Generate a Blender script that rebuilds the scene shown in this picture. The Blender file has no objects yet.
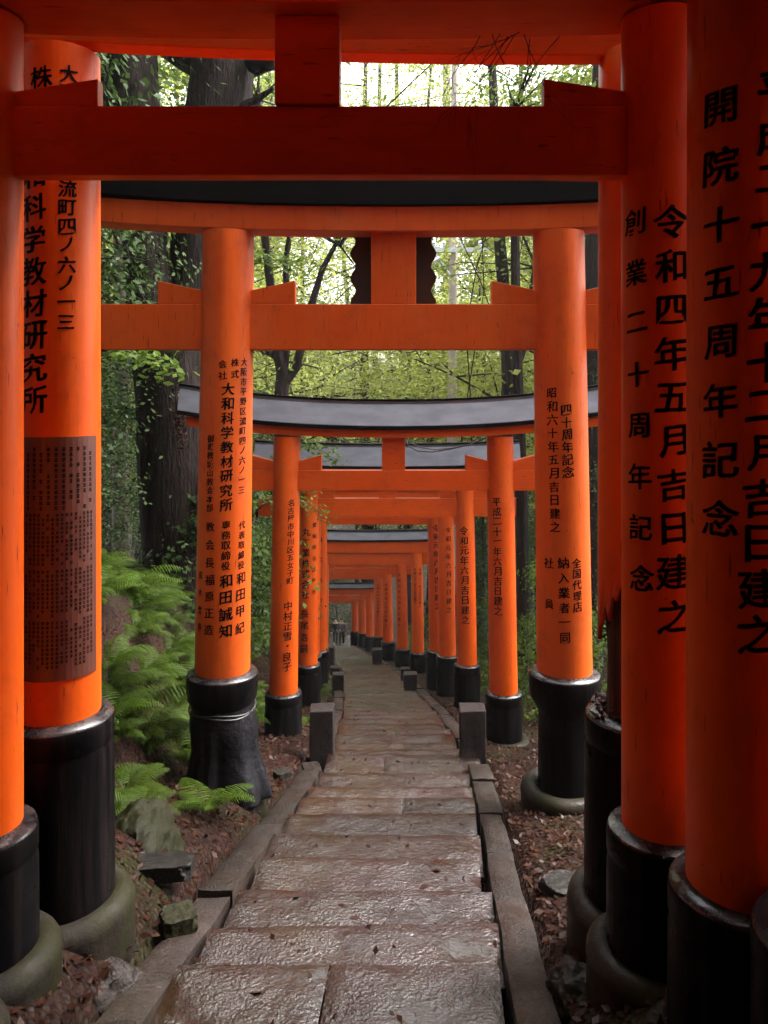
import bpy, bmesh, math, random
import numpy as np
from mathutils import Vector, Matrix, Euler, noise
R = math.radians
random.seed(7); rng = np.random.default_rng(7)
scn = bpy.context.scene
col = scn.collection
# ------------------------------------------------------------------ camera, sky, sun, exposure
F, HY, CX = 800.0, 392.0, 384.0           # focal length in pixels, horizon row, centre column
cam = bpy.data.cameras.new('camera'); camo = bpy.data.objects.new('camera', cam); col.objects.link(camo)
camo.location = (0, 0, 0); camo.rotation_euler = (R(90), 0, 0)
cam.sensor_width = 36; cam.lens = F/1024*36; cam.shift_y = -(512-HY)/1024
cam.clip_start = .05; cam.clip_end = 2000
scn.camera = camo
SUN_EL, SUN_AZ = 55, 74                   # azimuth clockwise from +Y (view direction)
w = bpy.data.worlds.new('World'); scn.world = w; w.use_nodes = True
nt = w.node_tree; nt.nodes.clear()
wo = nt.nodes.new('ShaderNodeOutputWorld'); bg = nt.nodes.new('ShaderNodeBackground')
sky = nt.nodes.new('ShaderNodeTexSky'); sky.sky_type = 'NISHITA'; sky.sun_disc = False
sky.sun_elevation = R(SUN_EL); sky.sun_rotation = R(SUN_AZ); sky.air_density = 1.2; sky.dust_density = 4.0
hs = nt.nodes.new('ShaderNodeHueSaturation'); hs.inputs['Saturation'].default_value = .10
nt.links.new(sky.outputs[0], hs.inputs['Color']); nt.links.new(hs.outputs[0], bg.inputs[0])
bg.inputs[1].default_value = .15; nt.links.new(bg.outputs[0], wo.inputs[0])
sl = bpy.data.lights.new('sun', 'SUN'); sl.energy = 1.4; sl.angle = R(36); sl.color = (1, .95, .88)
so = bpy.data.objects.new('sun', sl); col.objects.link(so)
sd = Vector((math.sin(R(SUN_AZ))*math.cos(R(SUN_EL)), math.cos(R(SUN_AZ))*math.cos(R(SUN_EL)), math.sin(R(SUN_EL))))
so.rotation_euler = (-sd).to_track_quat('-Z', 'Y').to_euler()
scn.view_settings.view_transform = 'Standard'; scn.view_settings.look = 'None'
scn.view_settings.exposure = 2.85; scn.view_settings.gamma = 1; scn.view_settings.use_curve_mapping = False
cy = scn.cycles; cy.use_denoising = True; cy.max_bounces = 7; cy.diffuse_bounces = 4; cy.glossy_bounces = 3
cy.transmission_bounces = 3; cy.volume_bounces = 0; cy.transparent_max_bounces = 6; cy.sample_clamp_indirect = 6
cy.use_adaptive_sampling = True; cy.adaptive_threshold = .02

def S(d): return F/d
def PX(px, py, d): return Vector(((px-CX)/F*d, d, (HY-py)/F*d))
def interp(x, pts): return float(np.interp(x, [p[0] for p in pts], [p[1] for p in pts]))

# ------------------------------------------------------------------ ground shape
XC = [(-12,-.6),(0,-.42),(3.35,-.23),(7.1,.05),(9.7,.16),(14,.06),(20,-.25),(24,-.5),(31,-1.1),(41,-2.0),(54,-2.9),(70,-4.2)]
def xc(d):
    s = 0
    for k in (-1,0,1): s += interp(d+k*.8, XC)
    return s/3
def path_h(d):
    if d < 9.7: return 1.77+.26*d
    if d < 56: return 4.292+(d-9.7)*.287
    return 17.58+min(d-56,8)*.1
LO = [(0,.3),(3.9,.37),(6.7,.22),(10,.02),(14,.0),(60,0)]
RO = [(0,.25),(3.3,.25),(3.9,.12),(6.7,.0),(10,-.08),(60,-.05)]
def smooth(a, b, x):
    t = min(1, max(0, (x-a)/(b-a))); return t*t*(3-2*t)
def zg(x, d):
    """ground height"""
    u = x-xc(min(d,70)) ; z = -path_h(d)
    if u < 0:
        z += interp(d, LO)*smooth(.9,1.5,-u)+.04
        v = -u-1.72
        if v > 0: z += min(v,1.15)*1.45*smooth(0,.5,v+.15) + max(0,min(v-1.15,6))*.36 + max(0,v-7.15)*.16
    else:
        z += interp(d, RO)*smooth(.9,1.4,u)+.03
        v = u-2.3
        if v > 0: z += min(v,6)*.22 + max(0,v-6)*.12
    if d > 74: z += (d-74)*.19*smooth(74,90,d) if d < 150 else 14.4+(d-150)*.1
    if abs(u) > .9:
        k = min(1,(abs(u)-.9)*2)
        z += k*(.05*noise.noise((x*1.7,d*1.7,1.3))+.025*noise.noise((x*5,d*5,4.3)))
        if abs(u) > 3: z += .35*min(1,(abs(u)-3)/4)*noise.noise((x*.25,d*.25,7))
    return z

# ------------------------------------------------------------------ materials
MATS = {}
def newmat(name):
    m = bpy.data.materials.new(name); m.use_nodes = True; MATS[name] = m
    n = m.node_tree.nodes; b = n['Principled BSDF']
    return m, m.node_tree, b
def nd(t, kind, **kw):
    n = t.nodes.new(kind)
    for k, v in kw.items():
        if k in n.inputs.keys(): n.inputs[k].default_value = v
        else: setattr(n, k, v)
    return n
def coords(t, scale=(1,1,1), kind='Object'):
    tc = nd(t, 'ShaderNodeTexCoord'); mp = nd(t, 'ShaderNodeMapping'); mp.inputs['Scale'].default_value = scale
    t.links.new(tc.outputs[kind], mp.inputs[0]); return mp.outputs[0]
def noise_t(t, co, scale, detail=6, rough=.6, dist=0):
    n = nd(t, 'ShaderNodeTexNoise'); n.inputs['Scale'].default_value = scale; n.inputs['Detail'].default_value = detail
    n.inputs['Roughness'].default_value = rough; n.inputs['Distortion'].default_value = dist
    t.links.new(co, n.inputs['Vector']); return n.outputs['Fac']
def voro(t, co, scale, feature='F1', out='Distance'):
    n = nd(t, 'ShaderNodeTexVoronoi', feature=feature); n.inputs['Scale'].default_value = scale
    t.links.new(co, n.inputs['Vector']); return n.outputs[out]
def ramp(t, fac, stops):
    r = nd(t, 'ShaderNodeValToRGB'); e = r.color_ramp.elements
    while len(e) < len(stops): e.new(.5)
    for i, (p, c) in enumerate(stops):
        e[i].position = p; e[i].color = (c, c, c, 1) if not hasattr(c, '__len__') else (*c, 1)
    t.links.new(fac, r.inputs[0]); return r.outputs[0]
def mixc(t, fac, a, b):
    m = nd(t, 'ShaderNodeMix', data_type='RGBA')
    for i, v in ((0, fac), (6, a), (7, b)):
        if isinstance(v, bpy.types.NodeSocket): t.links.new(v, m.inputs[i])
        elif i == 0: m.inputs[0].default_value = v
        else: m.inputs[i].default_value = (*v, 1)
    return m.outputs[2]
def bump(t, b, h, strength, dist, prev=None):
    n = nd(t, 'ShaderNodeBump'); n.inputs['Strength'].default_value = strength; n.inputs['Distance'].default_value = dist
    t.links.new(h, n.inputs['Height'])
    if prev is not None: t.links.new(prev, n.inputs['Normal'])
    t.links.new(n.outputs[0], b.inputs['Normal']); return n.outputs[0]
def L(t, a, b): t.links.new(a, b)

def vermilion(name, c1, c2, worn=.35, grain=(6,6,.5), spec=.14):
    m, t, b = newmat(name)
    co = coords(t); st = coords(t, grain)
    base = mixc(t, ramp(t, noise_t(t, co, 1.6, 4), [(.35,0),(.7,1)]), c1, c2)
    streak = ramp(t, noise_t(t, st, 3.0, 5, .65), [(.52,0),(.75,1)])
    mult = nd(t, 'ShaderNodeMath', operation='MULTIPLY'); L(t, streak, mult.inputs[0]); mult.inputs[1].default_value = worn
    base = mixc(t, mult.outputs[0], base, (c1[0]*.55, c1[1]*.5, c1[2]*.6))
    chip = ramp(t, noise_t(t, co, 17, 3, .5), [(.735,0),(.75,1)])
    ch2 = nd(t, 'ShaderNodeMath', operation='MULTIPLY'); L(t, chip, ch2.inputs[0]); ch2.inputs[1].default_value = .75
    base = mixc(t, ch2.outputs[0], base, (.09,.03,.018))
    fd = ramp(t, noise_t(t, coords(t, tuple((g_+1)/2 for g_ in grain)), .9, 6, .6), [(.5,0),(.68,.4)])
    base = mixc(t, fd, base, (c1[0]*.98, c1[1]*1.55, c1[2]*3+.010))
    dk = ramp(t, noise_t(t, co, 2.4, 7, .7), [(.52,0),(.74,.55)])
    base = mixc(t, dk, base, (c1[0]*.5, c1[1]*.42, c1[2]))
    ck = ramp(t, noise_t(t, coords(t, tuple(g_*3 for g_ in grain)), 4.0, 3, .5), [(.68,0),(.71,1)])
    ck2 = nd(t, 'ShaderNodeMath', operation='MULTIPLY'); L(t, ck, ck2.inputs[0]); ck2.inputs[1].default_value = .75
    base = mixc(t, ck2.outputs[0], base, (.12,.018,.006))
    L(t, base, b.inputs['Base Color'])
    L(t, ramp(t, noise_t(t, co, 5, 5), [(.3,.36),(.7,.56)]), b.inputs['Roughness'])
    b.inputs['Specular IOR Level'].default_value = .22; b.inputs['Coat Weight'].default_value = .03; b.inputs['Coat Roughness'].default_value = .28
    p = bump(t, b, noise_t(t, st, 6, 4), .12, .01)
    bump(t, b, noise_t(t, co, 40, 3), .06, .004, p)
    return m
vermilion('vermilion_pillar', (.64,.082,.001), (.56,.064,.001), .25)
vermilion('vermilion_beam', (.60,.074,.001), (.52,.058,.001), .35, (.5,6,6))
vermilion('vermilion_faded_sheen', (.66,.098,.008), (.59,.082,.006), .4)  # faded paint of the large gate, with a pinkish sky sheen put into its colour

m, t, b = newmat('black_lacquer')
co = coords(t); st = coords(t, (9,9,.6))
L(t, mixc(t, ramp(t, noise_t(t, st, 2, 5), [(.45,0),(.75,1)]), (.004,.0035,.004), (.016,.011,.010)), b.inputs['Base Color'])
L(t, ramp(t, noise_t(t, co, 6, 5), [(.3,.2),(.7,.5)]), b.inputs['Roughness']); b.inputs['Specular IOR Level'].default_value = .04
bump(t, b, noise_t(t, st, 5, 4), .25, .01)

m, t, b = newmat('wet_rim'); co = coords(t)
L(t, mixc(t, ramp(t, noise_t(t, co, 9, 5), [(.4,0),(.7,1)]), (.010,.008,.010), (.05,.035,.032)), b.inputs['Base Color'])
L(t, ramp(t, noise_t(t, co, 12, 5), [(.35,.08),(.65,.4)]), b.inputs['Roughness']); b.inputs['Specular IOR Level'].default_value = .5
bump(t, b, noise_t(t, co, 25, 4), .3, .006)
m, t, b = newmat('roof_black'); co = coords(t)
L(t, mixc(t, ramp(t, noise_t(t, co, 3, 5), [(.4,0),(.7,1)]), (.003,.0025,.003), (.007,.005,.0055)), b.inputs['Base Color'])
b.inputs['Roughness'].default_value = .6; b.inputs['Specular IOR Level'].default_value = .05; bump(t, b, noise_t(t, co, 12, 4), .15, .01)
m, t, b = newmat('roof_grey'); co = coords(t, (1.2,3,3))
L(t, mixc(t, ramp(t, noise_t(t, co, 2.5, 6), [(.35,0),(.7,1)]), (.08,.077,.092), (.12,.116,.138)), b.inputs['Base Color'])
b.inputs['Metallic'].default_value = .55
L(t, ramp(t, noise_t(t, co, 5, 5), [(.3,.38),(.7,.5)]), b.inputs['Roughness']); bump(t, b, noise_t(t, co, 40, 3), .04, .004)

m, t, b = newmat('ink'); b.inputs['Base Color'].default_value = (.004,.0035,.004,1); b.inputs['Roughness'].default_value = .5; b.inputs['Specular IOR Level'].default_value = .06
m, t, b = newmat('plate_metal'); co = coords(t)
L(t, mixc(t, noise_t(t, co, 5), (.085,.020,.011), (.11,.028,.015)), b.inputs['Base Color']); b.inputs['Roughness'].default_value = .45
m, t, b = newmat('plaque_wood'); co = coords(t, (1,1,6))
L(t, mixc(t, noise_t(t, co, 4), (.012,.008,.007), (.03,.02,.016)), b.inputs['Base Color']); b.inputs['Roughness'].default_value = .6
m, t, b = newmat('rotten_wood'); st = coords(t, (8,8,.8))
L(t, mixc(t, ramp(t, noise_t(t, st, 3, 6), [(.35,0),(.7,1)]), (.012,.006,.005), (.075,.022,.012)), b.inputs['Base Color'])
b.inputs['Roughness'].default_value = .7; bump(t, b, noise_t(t, st, 4, 6), .9, .03)

m, t, b = newmat('concrete'); co = coords(t, kind='Object'); 
gm = nd(t, 'ShaderNodeNewGeometry'); sx = nd(t, 'ShaderNodeSeparateXYZ'); L(t, gm.outputs['Normal'], sx.inputs[0])
base = mixc(t, ramp(t, noise_t(t, co, 6, 6), [(.3,0),(.7,1)]), (.012,.010,.008), (.034,.027,.021))
base = mixc(t, ramp(t, noise_t(t, co, 2.2, 5), [(.48,0),(.66,.8)]), base, (.020,.020,.006))
L(t, base, b.inputs['Base Color']); L(t, ramp(t, noise_t(t, co, 4, 4), [(.35,.3),(.65,.7)]), b.inputs['Roughness']); b.inputs['Specular IOR Level'].default_value = .12
bump(t, b, noise_t(t, co, 30, 6), .45, .012)

def wet_stone(name, a, c, moss, mossamt, lo, hi, strength, peb=46, spec=.14):
    m, t, b = newmat(name); co = coords(t)
    base = mixc(t, ramp(t, noise_t(t, co, 3.2, 8, .65), [(.3,0),(.7,1)]), a, c)
    base = mixc(t, ramp(t, noise_t(t, co, 55, 3, .6), [(.40,0),(.62,.75)]), base, (a[0]*.45,a[1]*.4,a[2]*.4))
    base = mixc(t, ramp(t, noise_t(t, co, .9, 6, .6, .6), [(.5-.12*mossamt,0),(.72,mossamt)]), base, moss)
    gm = nd(t, 'ShaderNodeNewGeometry'); hv = nd(t, 'ShaderNodeHueSaturation'); L(t, base, hv.inputs['Color'])
    mr = nd(t, 'ShaderNodeMapRange'); L(t, gm.outputs['Random Per Island'], mr.inputs[0]); mr.inputs[3].default_value = .6; mr.inputs[4].default_value = 1.4
    L(t, mr.outputs[0], hv.inputs['Value']); L(t, hv.outputs[0], b.inputs['Base Color'])
    L(t, ramp(t, noise_t(t, co, 2.3, 6, .7, .4), [(.36,lo),(.64,hi)]), b.inputs['Roughness'])
    b.inputs['Specular IOR Level'].default_value = spec
    p = bump(t, b, noise_t(t, co, 5, 6, .6), .28*strength, .03)
    wear = ramp(t, noise_t(t, co, 2.6, 5, .6), [(.36,.12),(.64,1)])
    gr = nd(t, 'ShaderNodeMath', operation='MULTIPLY'); L(t, wear, gr.inputs[1])
    jit = nd(t, 'ShaderNodeMix', data_type='VECTOR'); jn = nd(t, 'ShaderNodeTexNoise'); jn.inputs['Scale'].default_value = 9; jn.inputs['Detail'].default_value = 4; L(t, co, jn.inputs['Vector'])
    jit.inputs[0].default_value = .06; L(t, co, jit.inputs[4]); L(t, jn.outputs['Color'], jit.inputs[5])
    sm = nd(t, 'ShaderNodeMath', operation='MULTIPLY_ADD'); L(t, voro(t, jit.outputs[1], peb*1.25), sm.inputs[0]); sm.inputs[1].default_value = .38; L(t, noise_t(t, co, peb*.8, 5, .7), sm.inputs[2])
    L(t, sm.outputs[0], gr.inputs[0])
    p = bump(t, b, gr.outputs[0], .9*strength, .016, p)
    pits = ramp(t, noise_t(t, co, peb*.28, 4, .6), [(.30,0),(.40,1)])
    bump(t, b, pits, .35*strength, .010, p)
    return m
wet_stone('path_stone', (.016,.0065,.0055), (.036,.017,.0155), (.024,.013,.0015), .8, .02, .24, 1.05, 48, .85)
wet_stone('kerb_stone', (.024,.016,.0135), (.056,.041,.035), (.020,.017,.005), .4, .28, .6, 1.3, 55, .25)
wet_stone('post_stone', (.022,.016,.016), (.05,.04,.04), (.02,.02,.008), .3, .3, .55, .5, 70)
wet_stone('flat_rock', (.018,.016,.0155), (.045,.040,.038), (.025,.025,.006), .55, .3, .6, .6, 14)
wet_stone('mossy_rock', (.013,.010,.008), (.026,.020,.013), (.020,.026,.004), 1.0, .55, .8, .8, 24)

m, t, b = newmat('soil'); co = coords(t)
base = mixc(t, ramp(t, noise_t(t, co, 9, 8, .7), [(.3,0),(.7,1)]), (.009,.004,.0035), (.028,.013,.009))
base = mixc(t, ramp(t, noise_t(t, co, .8, 6), [(.50,0),(.66,.8)]), base, (.016,.019,.005))
L(t, base, b.inputs['Base Color']); L(t, ramp(t, noise_t(t, co, 12, 4), [(.35,.3),(.65,.8)]), b.inputs['Roughness'])
b.inputs['Specular IOR Level'].default_value = .08
p = bump(t, b, voro(t, co, 26), .9, .03); bump(t, b, noise_t(t, co, 60, 4), .5, .01, p)

def leafmat(name, a, c, trans=.45, rough=.4, isl=True):
    m, t, b = newmat(name); gm = nd(t, 'ShaderNodeNewGeometry'); oi = nd(t, 'ShaderNodeObjectInfo')
    co = coords(t)
    f = nd(t, 'ShaderNodeMath', operation='MULTIPLY_ADD'); L(t, gm.outputs['Random Per Island'], f.inputs[0]); f.inputs[1].default_value = .6
    nn = noise_t(t, co, .6, 3); ad = nd(t, 'ShaderNodeMath', operation='MULTIPLY'); L(t, nn, ad.inputs[0]); ad.inputs[1].default_value = .4
    L(t, ad.outputs[0], f.inputs[2])
    base = mixc(t, f.outputs[0], a, c)
    h = nd(t, 'ShaderNodeHueSaturation'); L(t, base, h.inputs['Color'])
    mr = nd(t, 'ShaderNodeMapRange'); L(t, oi.outputs['Random'], mr.inputs[0]); mr.inputs[3].default_value = .75; mr.inputs[4].default_value = 1.25
    L(t, mr.outputs[0], h.inputs['Value'])
    L(t, h.outputs[0], b.inputs['Base Color']); b.inputs['Roughness'].default_value = rough; b.inputs['Specular IOR Level'].default_value = .08
    tr = nd(t, 'ShaderNodeBsdfTranslucent'); L(t, h.outputs[0], tr.inputs[0])
    mx = nd(t, 'ShaderNodeMixShader'); mx.inputs[0].default_value = trans
    L(t, b.outputs[0], mx.inputs[1]); L(t, tr.outputs[0], mx.inputs[2])
    L(t, mx.outputs[0], t.nodes['Material Output'].inputs[0]); return m
leafmat('leaf_bright', (.15,.19,.030), (.31,.33,.075), .55)
leafmat('leaf_mid', (.045,.085,.014), (.12,.17,.028), .45)
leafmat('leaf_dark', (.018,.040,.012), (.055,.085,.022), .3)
leafmat('fern_green', (.018,.042,.005), (.066,.098,.011), .35, .45)
leafmat('litter', (.011,.005,.0035), (.055,.021,.012), .05, .3)
m, t, b = newmat('bark'); st = coords(t, (5,5,1)); co = coords(t)
base = mixc(t, ramp(t, noise_t(t, st, 3, 7, .65), [(.35,0),(.7,1)]), (.010,.006,.0055), (.030,.020,.017))
L(t, base, b.inputs['Base Color']); b.inputs['Roughness'].default_value = .75; b.inputs['Specular IOR Level'].default_value = .12
p = bump(t, b, noise_t(t, st, 4, 6), 1.0, .05); bump(t, b, voro(t, st, 9), .4, .02, p)
m, t, b = newmat('bark_pale'); st = coords(t, (5,5,1))
L(t, mixc(t, noise_t(t, st, 3, 6), (.05,.033,.026), (.10,.072,.058)), b.inputs['Base Color']); b.inputs['Roughness'].default_value = .8
bump(t, b, noise_t(t, st, 4, 6), .5, .03)
m, t, b = newmat('twig'); b.inputs['Base Color'].default_value = (.018,.010,.009,1); b.inputs['Roughness'].default_value = .7
m, t, b = newmat('pole_concrete'); co = coords(t)
L(t, mixc(t, noise_t(t, co, 2), (.30,.24,.20), (.42,.36,.32)), b.inputs['Base Color']); b.inputs['Roughness'].default_value = .8
m, t, b = newmat('galvanised'); b.inputs['Base Color'].default_value = (.55,.58,.62,1); b.inputs['Metallic'].default_value = .3; b.inputs['Roughness'].default_value = .45
m, t, b = newmat('plastic_black'); co = coords(t)
b.inputs['Base Color'].default_value = (.012,.011,.013,1); b.inputs['Roughness'].default_value = .3; b.inputs['Specular IOR Level'].default_value = .12; bump(t, b, noise_t(t, co, 14, 5), .6, .03)
m, t, b = newmat('cord_white'); b.inputs['Base Color'].default_value = (.035,.033,.035,1); b.inputs['Roughness'].default_value = .4
for nm, c in (('cloth_dark',(.02,.018,.022)),('cloth_grey',(.13,.11,.12)),('skin',(.55,.36,.28)),('hair',(.012,.009,.008)),('cloth_navy',(.025,.026,.04)),('bag',(.06,.045,.045))):
    m, t, b = newmat(nm); co = coords(t)
    L(t, mixc(t, noise_t(t, co, 8, 4), c, tuple(x*1.5 for x in c)), b.inputs['Base Color']); b.inputs['Roughness'].default_value = .75

# ------------------------------------------------------------------ object helpers
def link(name, me, mats, parent=None, origin=None):
    o = bpy.data.objects.new(name, me); col.objects.link(o)
    for mm in ([mats] if isinstance(mats, str) else mats): me.materials.append(MATS[mm])
    if parent is not None: o.parent = parent
    return o
def from_bm(name, bm, mats, parent=None, smooth_=True):
    bmesh.ops.recalc_face_normals(bm, faces=bm.faces)
    me = bpy.data.meshes.new(name); bm.to_mesh(me); bm.free()
    if smooth_: me.polygons.foreach_set('use_smooth', [True]*len(me.polygons))
    o = link(name, me, mats, parent)
    if smooth_:
        try: me.set_sharp_from_angle(angle=R(40))
        except Exception: pass
    return o
def from_py(name, v, f, mats, parent=None, smooth_=False):
    me = bpy.data.meshes.new(name)
    me.from_pydata([tuple(p) for p in v], [], f); me.update()
    if smooth_: me.polygons.foreach_set('use_smooth', [True]*len(me.polygons))
    return link(name, me, mats, parent)
def tag(o, label, cat, group=None, kind=None):
    if label: o['label'] = label
    if cat: o['category'] = cat
    if group: o['group'] = group
    if kind: o['kind'] = kind
    return o
def empty(name, loc, label, cat, group=None):
    o = bpy.data.objects.new(name, None); col.objects.link(o); o.location = loc; o.empty_display_size = .2
    return tag(o, label, cat, group)
def structure(o): o['kind'] = 'structure'; return o
def add_box(bm, x0, x1, y0, y1, z0, z1, seg=1, fz=None, bev=0):
    """box, optionally split along x with height offset fz(x)"""
    xs = [x0+(x1-x0)*i/seg for i in range(seg+1)]
    rings = []
    for x in xs:
        dz = fz(x) if fz else 0
        rings.append([bm.verts.new((x,y,z+dz)) for y, z in ((y0,z0),(y1,z0),(y1,z1),(y0,z1))])
    for a, c in zip(rings, rings[1:]):
        for i in range(4): bm.faces.new((a[i], a[(i+1)%4], c[(i+1)%4], c[i]))
    bm.faces.new(rings[0]); bm.faces.new(rings[-1][::-1])
def bevel(o, wdt=.008, seg=2):
    md = o.modifiers.new('bevel', 'BEVEL'); md.width = wdt; md.segments = seg; md.limit_method = 'ANGLE'; md.angle_limit = R(40); return o
def lathe(bm, prof, seg=40, axis=None, fr=None):
    """prof: (r, z); axis(z)->(x,y)"""
    rings = []
    for r, z in prof:
        ax, ay = axis(z) if axis else (0,0)
        ring = []
        for i in range(seg):
            a = 2*math.pi*i/seg; rr = fr(r, z, a) if fr else r
            ring.append(bm.verts.new((ax+rr*math.cos(a), ay+rr*math.sin(a), z)))
        rings.append(ring)
    for a, c in zip(rings, rings[1:]):
        for i in range(seg): bm.faces.new((a[i], a[(i+1)%seg], c[(i+1)%seg], c[i]))
    return rings
def tube(bm, pts, rad, seg=8, cap=True, wob=0):
    pts = [Vector(p) for p in pts]; rings = []
    n = len(pts); ref = Vector((.3,.9,.1))
    for i, p in enumerate(pts):
        tg = (pts[min(i+1,n-1)]-pts[max(i-1,0)]).normalized()
        s = tg.cross(ref)
        if s.length < .05: s = tg.cross(Vector((1,0,0)))
        s.normalize(); q = tg.cross(s)
        r = rad[i] if hasattr(rad, '__len__') else rad
        rings.append([bm.verts.new(p+(s*math.cos(2*math.pi*k/seg)+q*math.sin(2*math.pi*k/seg))*r*(1+wob*noise.noise((p.x*2+k*3.1,p.y*2,p.z*1.2)))) for k in range(seg)])
    for a, c in zip(rings, rings[1:]):
        for k in range(seg): bm.faces.new((a[k], a[(k+1)%seg], c[(k+1)%seg], c[k]))
    if cap: bm.faces.new(rings[0][::-1]); bm.faces.new(rings[-1])

# ------------------------------------------------------------------ terrain
def terrain():
    xs = sorted(set([round(v,3) for v in list(np.arange(-4,4.01,.14))+list(np.arange(-12,12.1,.8))+list(np.arange(-60,61,6))+[-150,-110,-80,80,110,150]]))
    ds = sorted(set([round(v,3) for v in list(np.arange(-3,14,.16))+list(np.arange(14,60,.7))+list(np.arange(60,130,4))+list(np.arange(130,231,20))+[-40,-25,-16,-10,-7,-5]]))
    v, f = [], []
    for d in ds:
        cx = xc(min(max(d,-12),70))
        for u in xs:
            x = cx+u
            z = zg(x, d)
            if abs(u) < 1.0 and -13 < d < 62: z = -path_h(d)-.22
            v.append((x,d,z))
    n = len(xs)
    for j in range(len(ds)-1):
        for i in range(n-1): f.append((j*n+i, j*n+i+1, (j+1)*n+i+1, (j+1)*n+i))
    structure(from_py('ground', v, f, 'soil', smooth_=True))
terrain()

# stone steps of the path
HW = .75
def build_path():
    bm = bmesh.new(); rnd = random.Random(3)
    d = -4.0; ed = []
    while d < 58:
        ed.append(d); d += .52+rnd.uniform(-.07,.07) if d < 20 else .75
        if abs(d-8.74) < .25: d = 8.74
    ed.append(d)
    for k in range(len(ed)-1):
        a, e = ed[k], ed[k+1]; near = 1.5 < a < 16
        zt = -path_h((a+e)/2)+rnd.uniform(-.006,.006); wide = abs(e-8.74) < .02
        x0e, x1e = -HW+rnd.uniform(-.03,.03), HW+rnd.uniform(-.03,.03)
        if wide: x1e = HW+.17
        # one to three blocks across the tread
        cuts = [0, 1] if rnd.random() < .35 else ([0, rnd.uniform(.35,.65), 1] if rnd.random() < .7 else [0, .33+rnd.uniform(-.05,.05), .68+rnd.uniform(-.05,.05), 1])
        for c0, c1 in zip(cuts, cuts[1:]):
            bx0 = x0e+(x1e-x0e)*c0+.004; bx1 = x0e+(x1e-x0e)*c1-.004
            dz = rnd.uniform(-.006,.006); tilt = rnd.uniform(-.012,.012); tl2 = rnd.uniform(.00,.03)
            nx = max(2, int((bx1-bx0)/(.045 if near else .2))); ny = 9 if near else 3
            seed = rnd.uniform(0,100)
            grid = []
            for j in range(ny+1):
                row = []
                tj = j/ny
                y = a+.003+(e-a-.006)*tj
                cx = xc(y)
                for i in range(nx+1):
                    u = bx0+(bx1-bx0)*i/nx
                    edge = min(tj*(e-a), (1-tj)*(e-a), u-bx0, bx1-u)
                    z = zt+dz+tilt*(u-bx0)-tl2*(tj-.5)*.5
                    if near:
                        z += .010*noise.noise((u*3+seed,y*3,0))+.006*noise.noise((u*11+seed,y*11,2))
                        z -= .014*max(0,1-edge/.035)**2
                        yy = y+(.014*noise.noise((u*6+seed,tj,5)) if j in (0,ny) else 0)
                        # worn hollows
                        hn = noise.noise((u*2.2+seed,y*2.2,9)); z -= .012*max(0,hn-.25)
                    else: yy = y
                    row.append(bm.verts.new((cx+u, yy, z)))
                grid.append(row)
            for j in range(ny):
                for i in range(nx): bm.faces.new((grid[j][i], grid[j][i+1], grid[j+1][i+1], grid[j+1][i]))
            # skirts down
            per = [grid[0][i] for i in range(nx+1)]+[grid[j][nx] for j in range(1,ny+1)]+[grid[ny][i] for i in range(nx-1,-1,-1)]+[grid[j][0] for j in range(ny-1,0,-1)]
            low = [bm.verts.new((v.co.x, v.co.y, v.co.z-.26)) for v in per]
            for i in range(len(per)):
                q = (i+1)%len(per); bm.faces.new((per[i], low[i], low[q], per[q]))
    o = from_bm('path', bm, 'path_stone'); structure(o); o['label'] = 'wet worn stone steps leading down between the gates'
build_path()

def build_kerb(side):
    bm = bmesh.new(); rnd = random.Random(11+side)
    d = -3
    while d < 54:
        ln = rnd.uniform(.9,1.5); e = d+ln
        skip = False
        if d < 8.4 < e+.4 and d > 6.5:
            if d < 8.2: e = 8.35
            else: e = 9.0; skip = True
        if not skip:
            u0 = HW+.015+rnd.uniform(0,.02); wd = (.21 if side < 0 else .19)+rnd.uniform(-.02,.02)
            hh = (.06 if side > 0 else .035)+rnd.uniform(-.02,.02); ny = 10; nx = 5
            seed = rnd.uniform(0,100); grid = []
            for j in range(ny+1):
                y = d+.008+(e-d-.016)*j/ny; row = []
                for i in range(nx+1):
                    u = u0+wd*i/nx; edge = min(min(i,nx-i)/nx*wd, min(j,ny-j)/ny*(e-d))
                    base = -path_h(y)
                    z = base+hh+.012*noise.noise((u*6+seed,y*6,0))-.02*max(0,1-edge/.03)**2 + (.03 if side < 0 and y < 5 else 0)*smooth(6,3.5,y)
                    row.append(bm.verts.new((xc(y)+side*u+.012*noise.noise((y*3,seed,u)), y, z)))
                grid.append(row)
            for j in range(ny):
                for i in range(nx): bm.faces.new((grid[j][i], grid[j][i+1], grid[j+1][i+1], grid[j+1][i]))
            per = [grid[0][i] for i in range(nx+1)]+[grid[j][nx] for j in range(1,ny+1)]+[grid[ny][i] for i in range(nx-1,-1,-1)]+[grid[j][0] for j in range(ny-1,0,-1)]
            low = [bm.verts.new((v.co.x, v.co.y, v.co.z-.32)) for v in per]
            for i in range(len(per)):
                q = (i+1)%len(per); bm.faces.new((per[i], low[i], low[q], per[q]))
        d = e
    structure(from_bm('kerb', bm, 'kerb_stone'))
build_kerb(-1); build_kerb(1)

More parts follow.
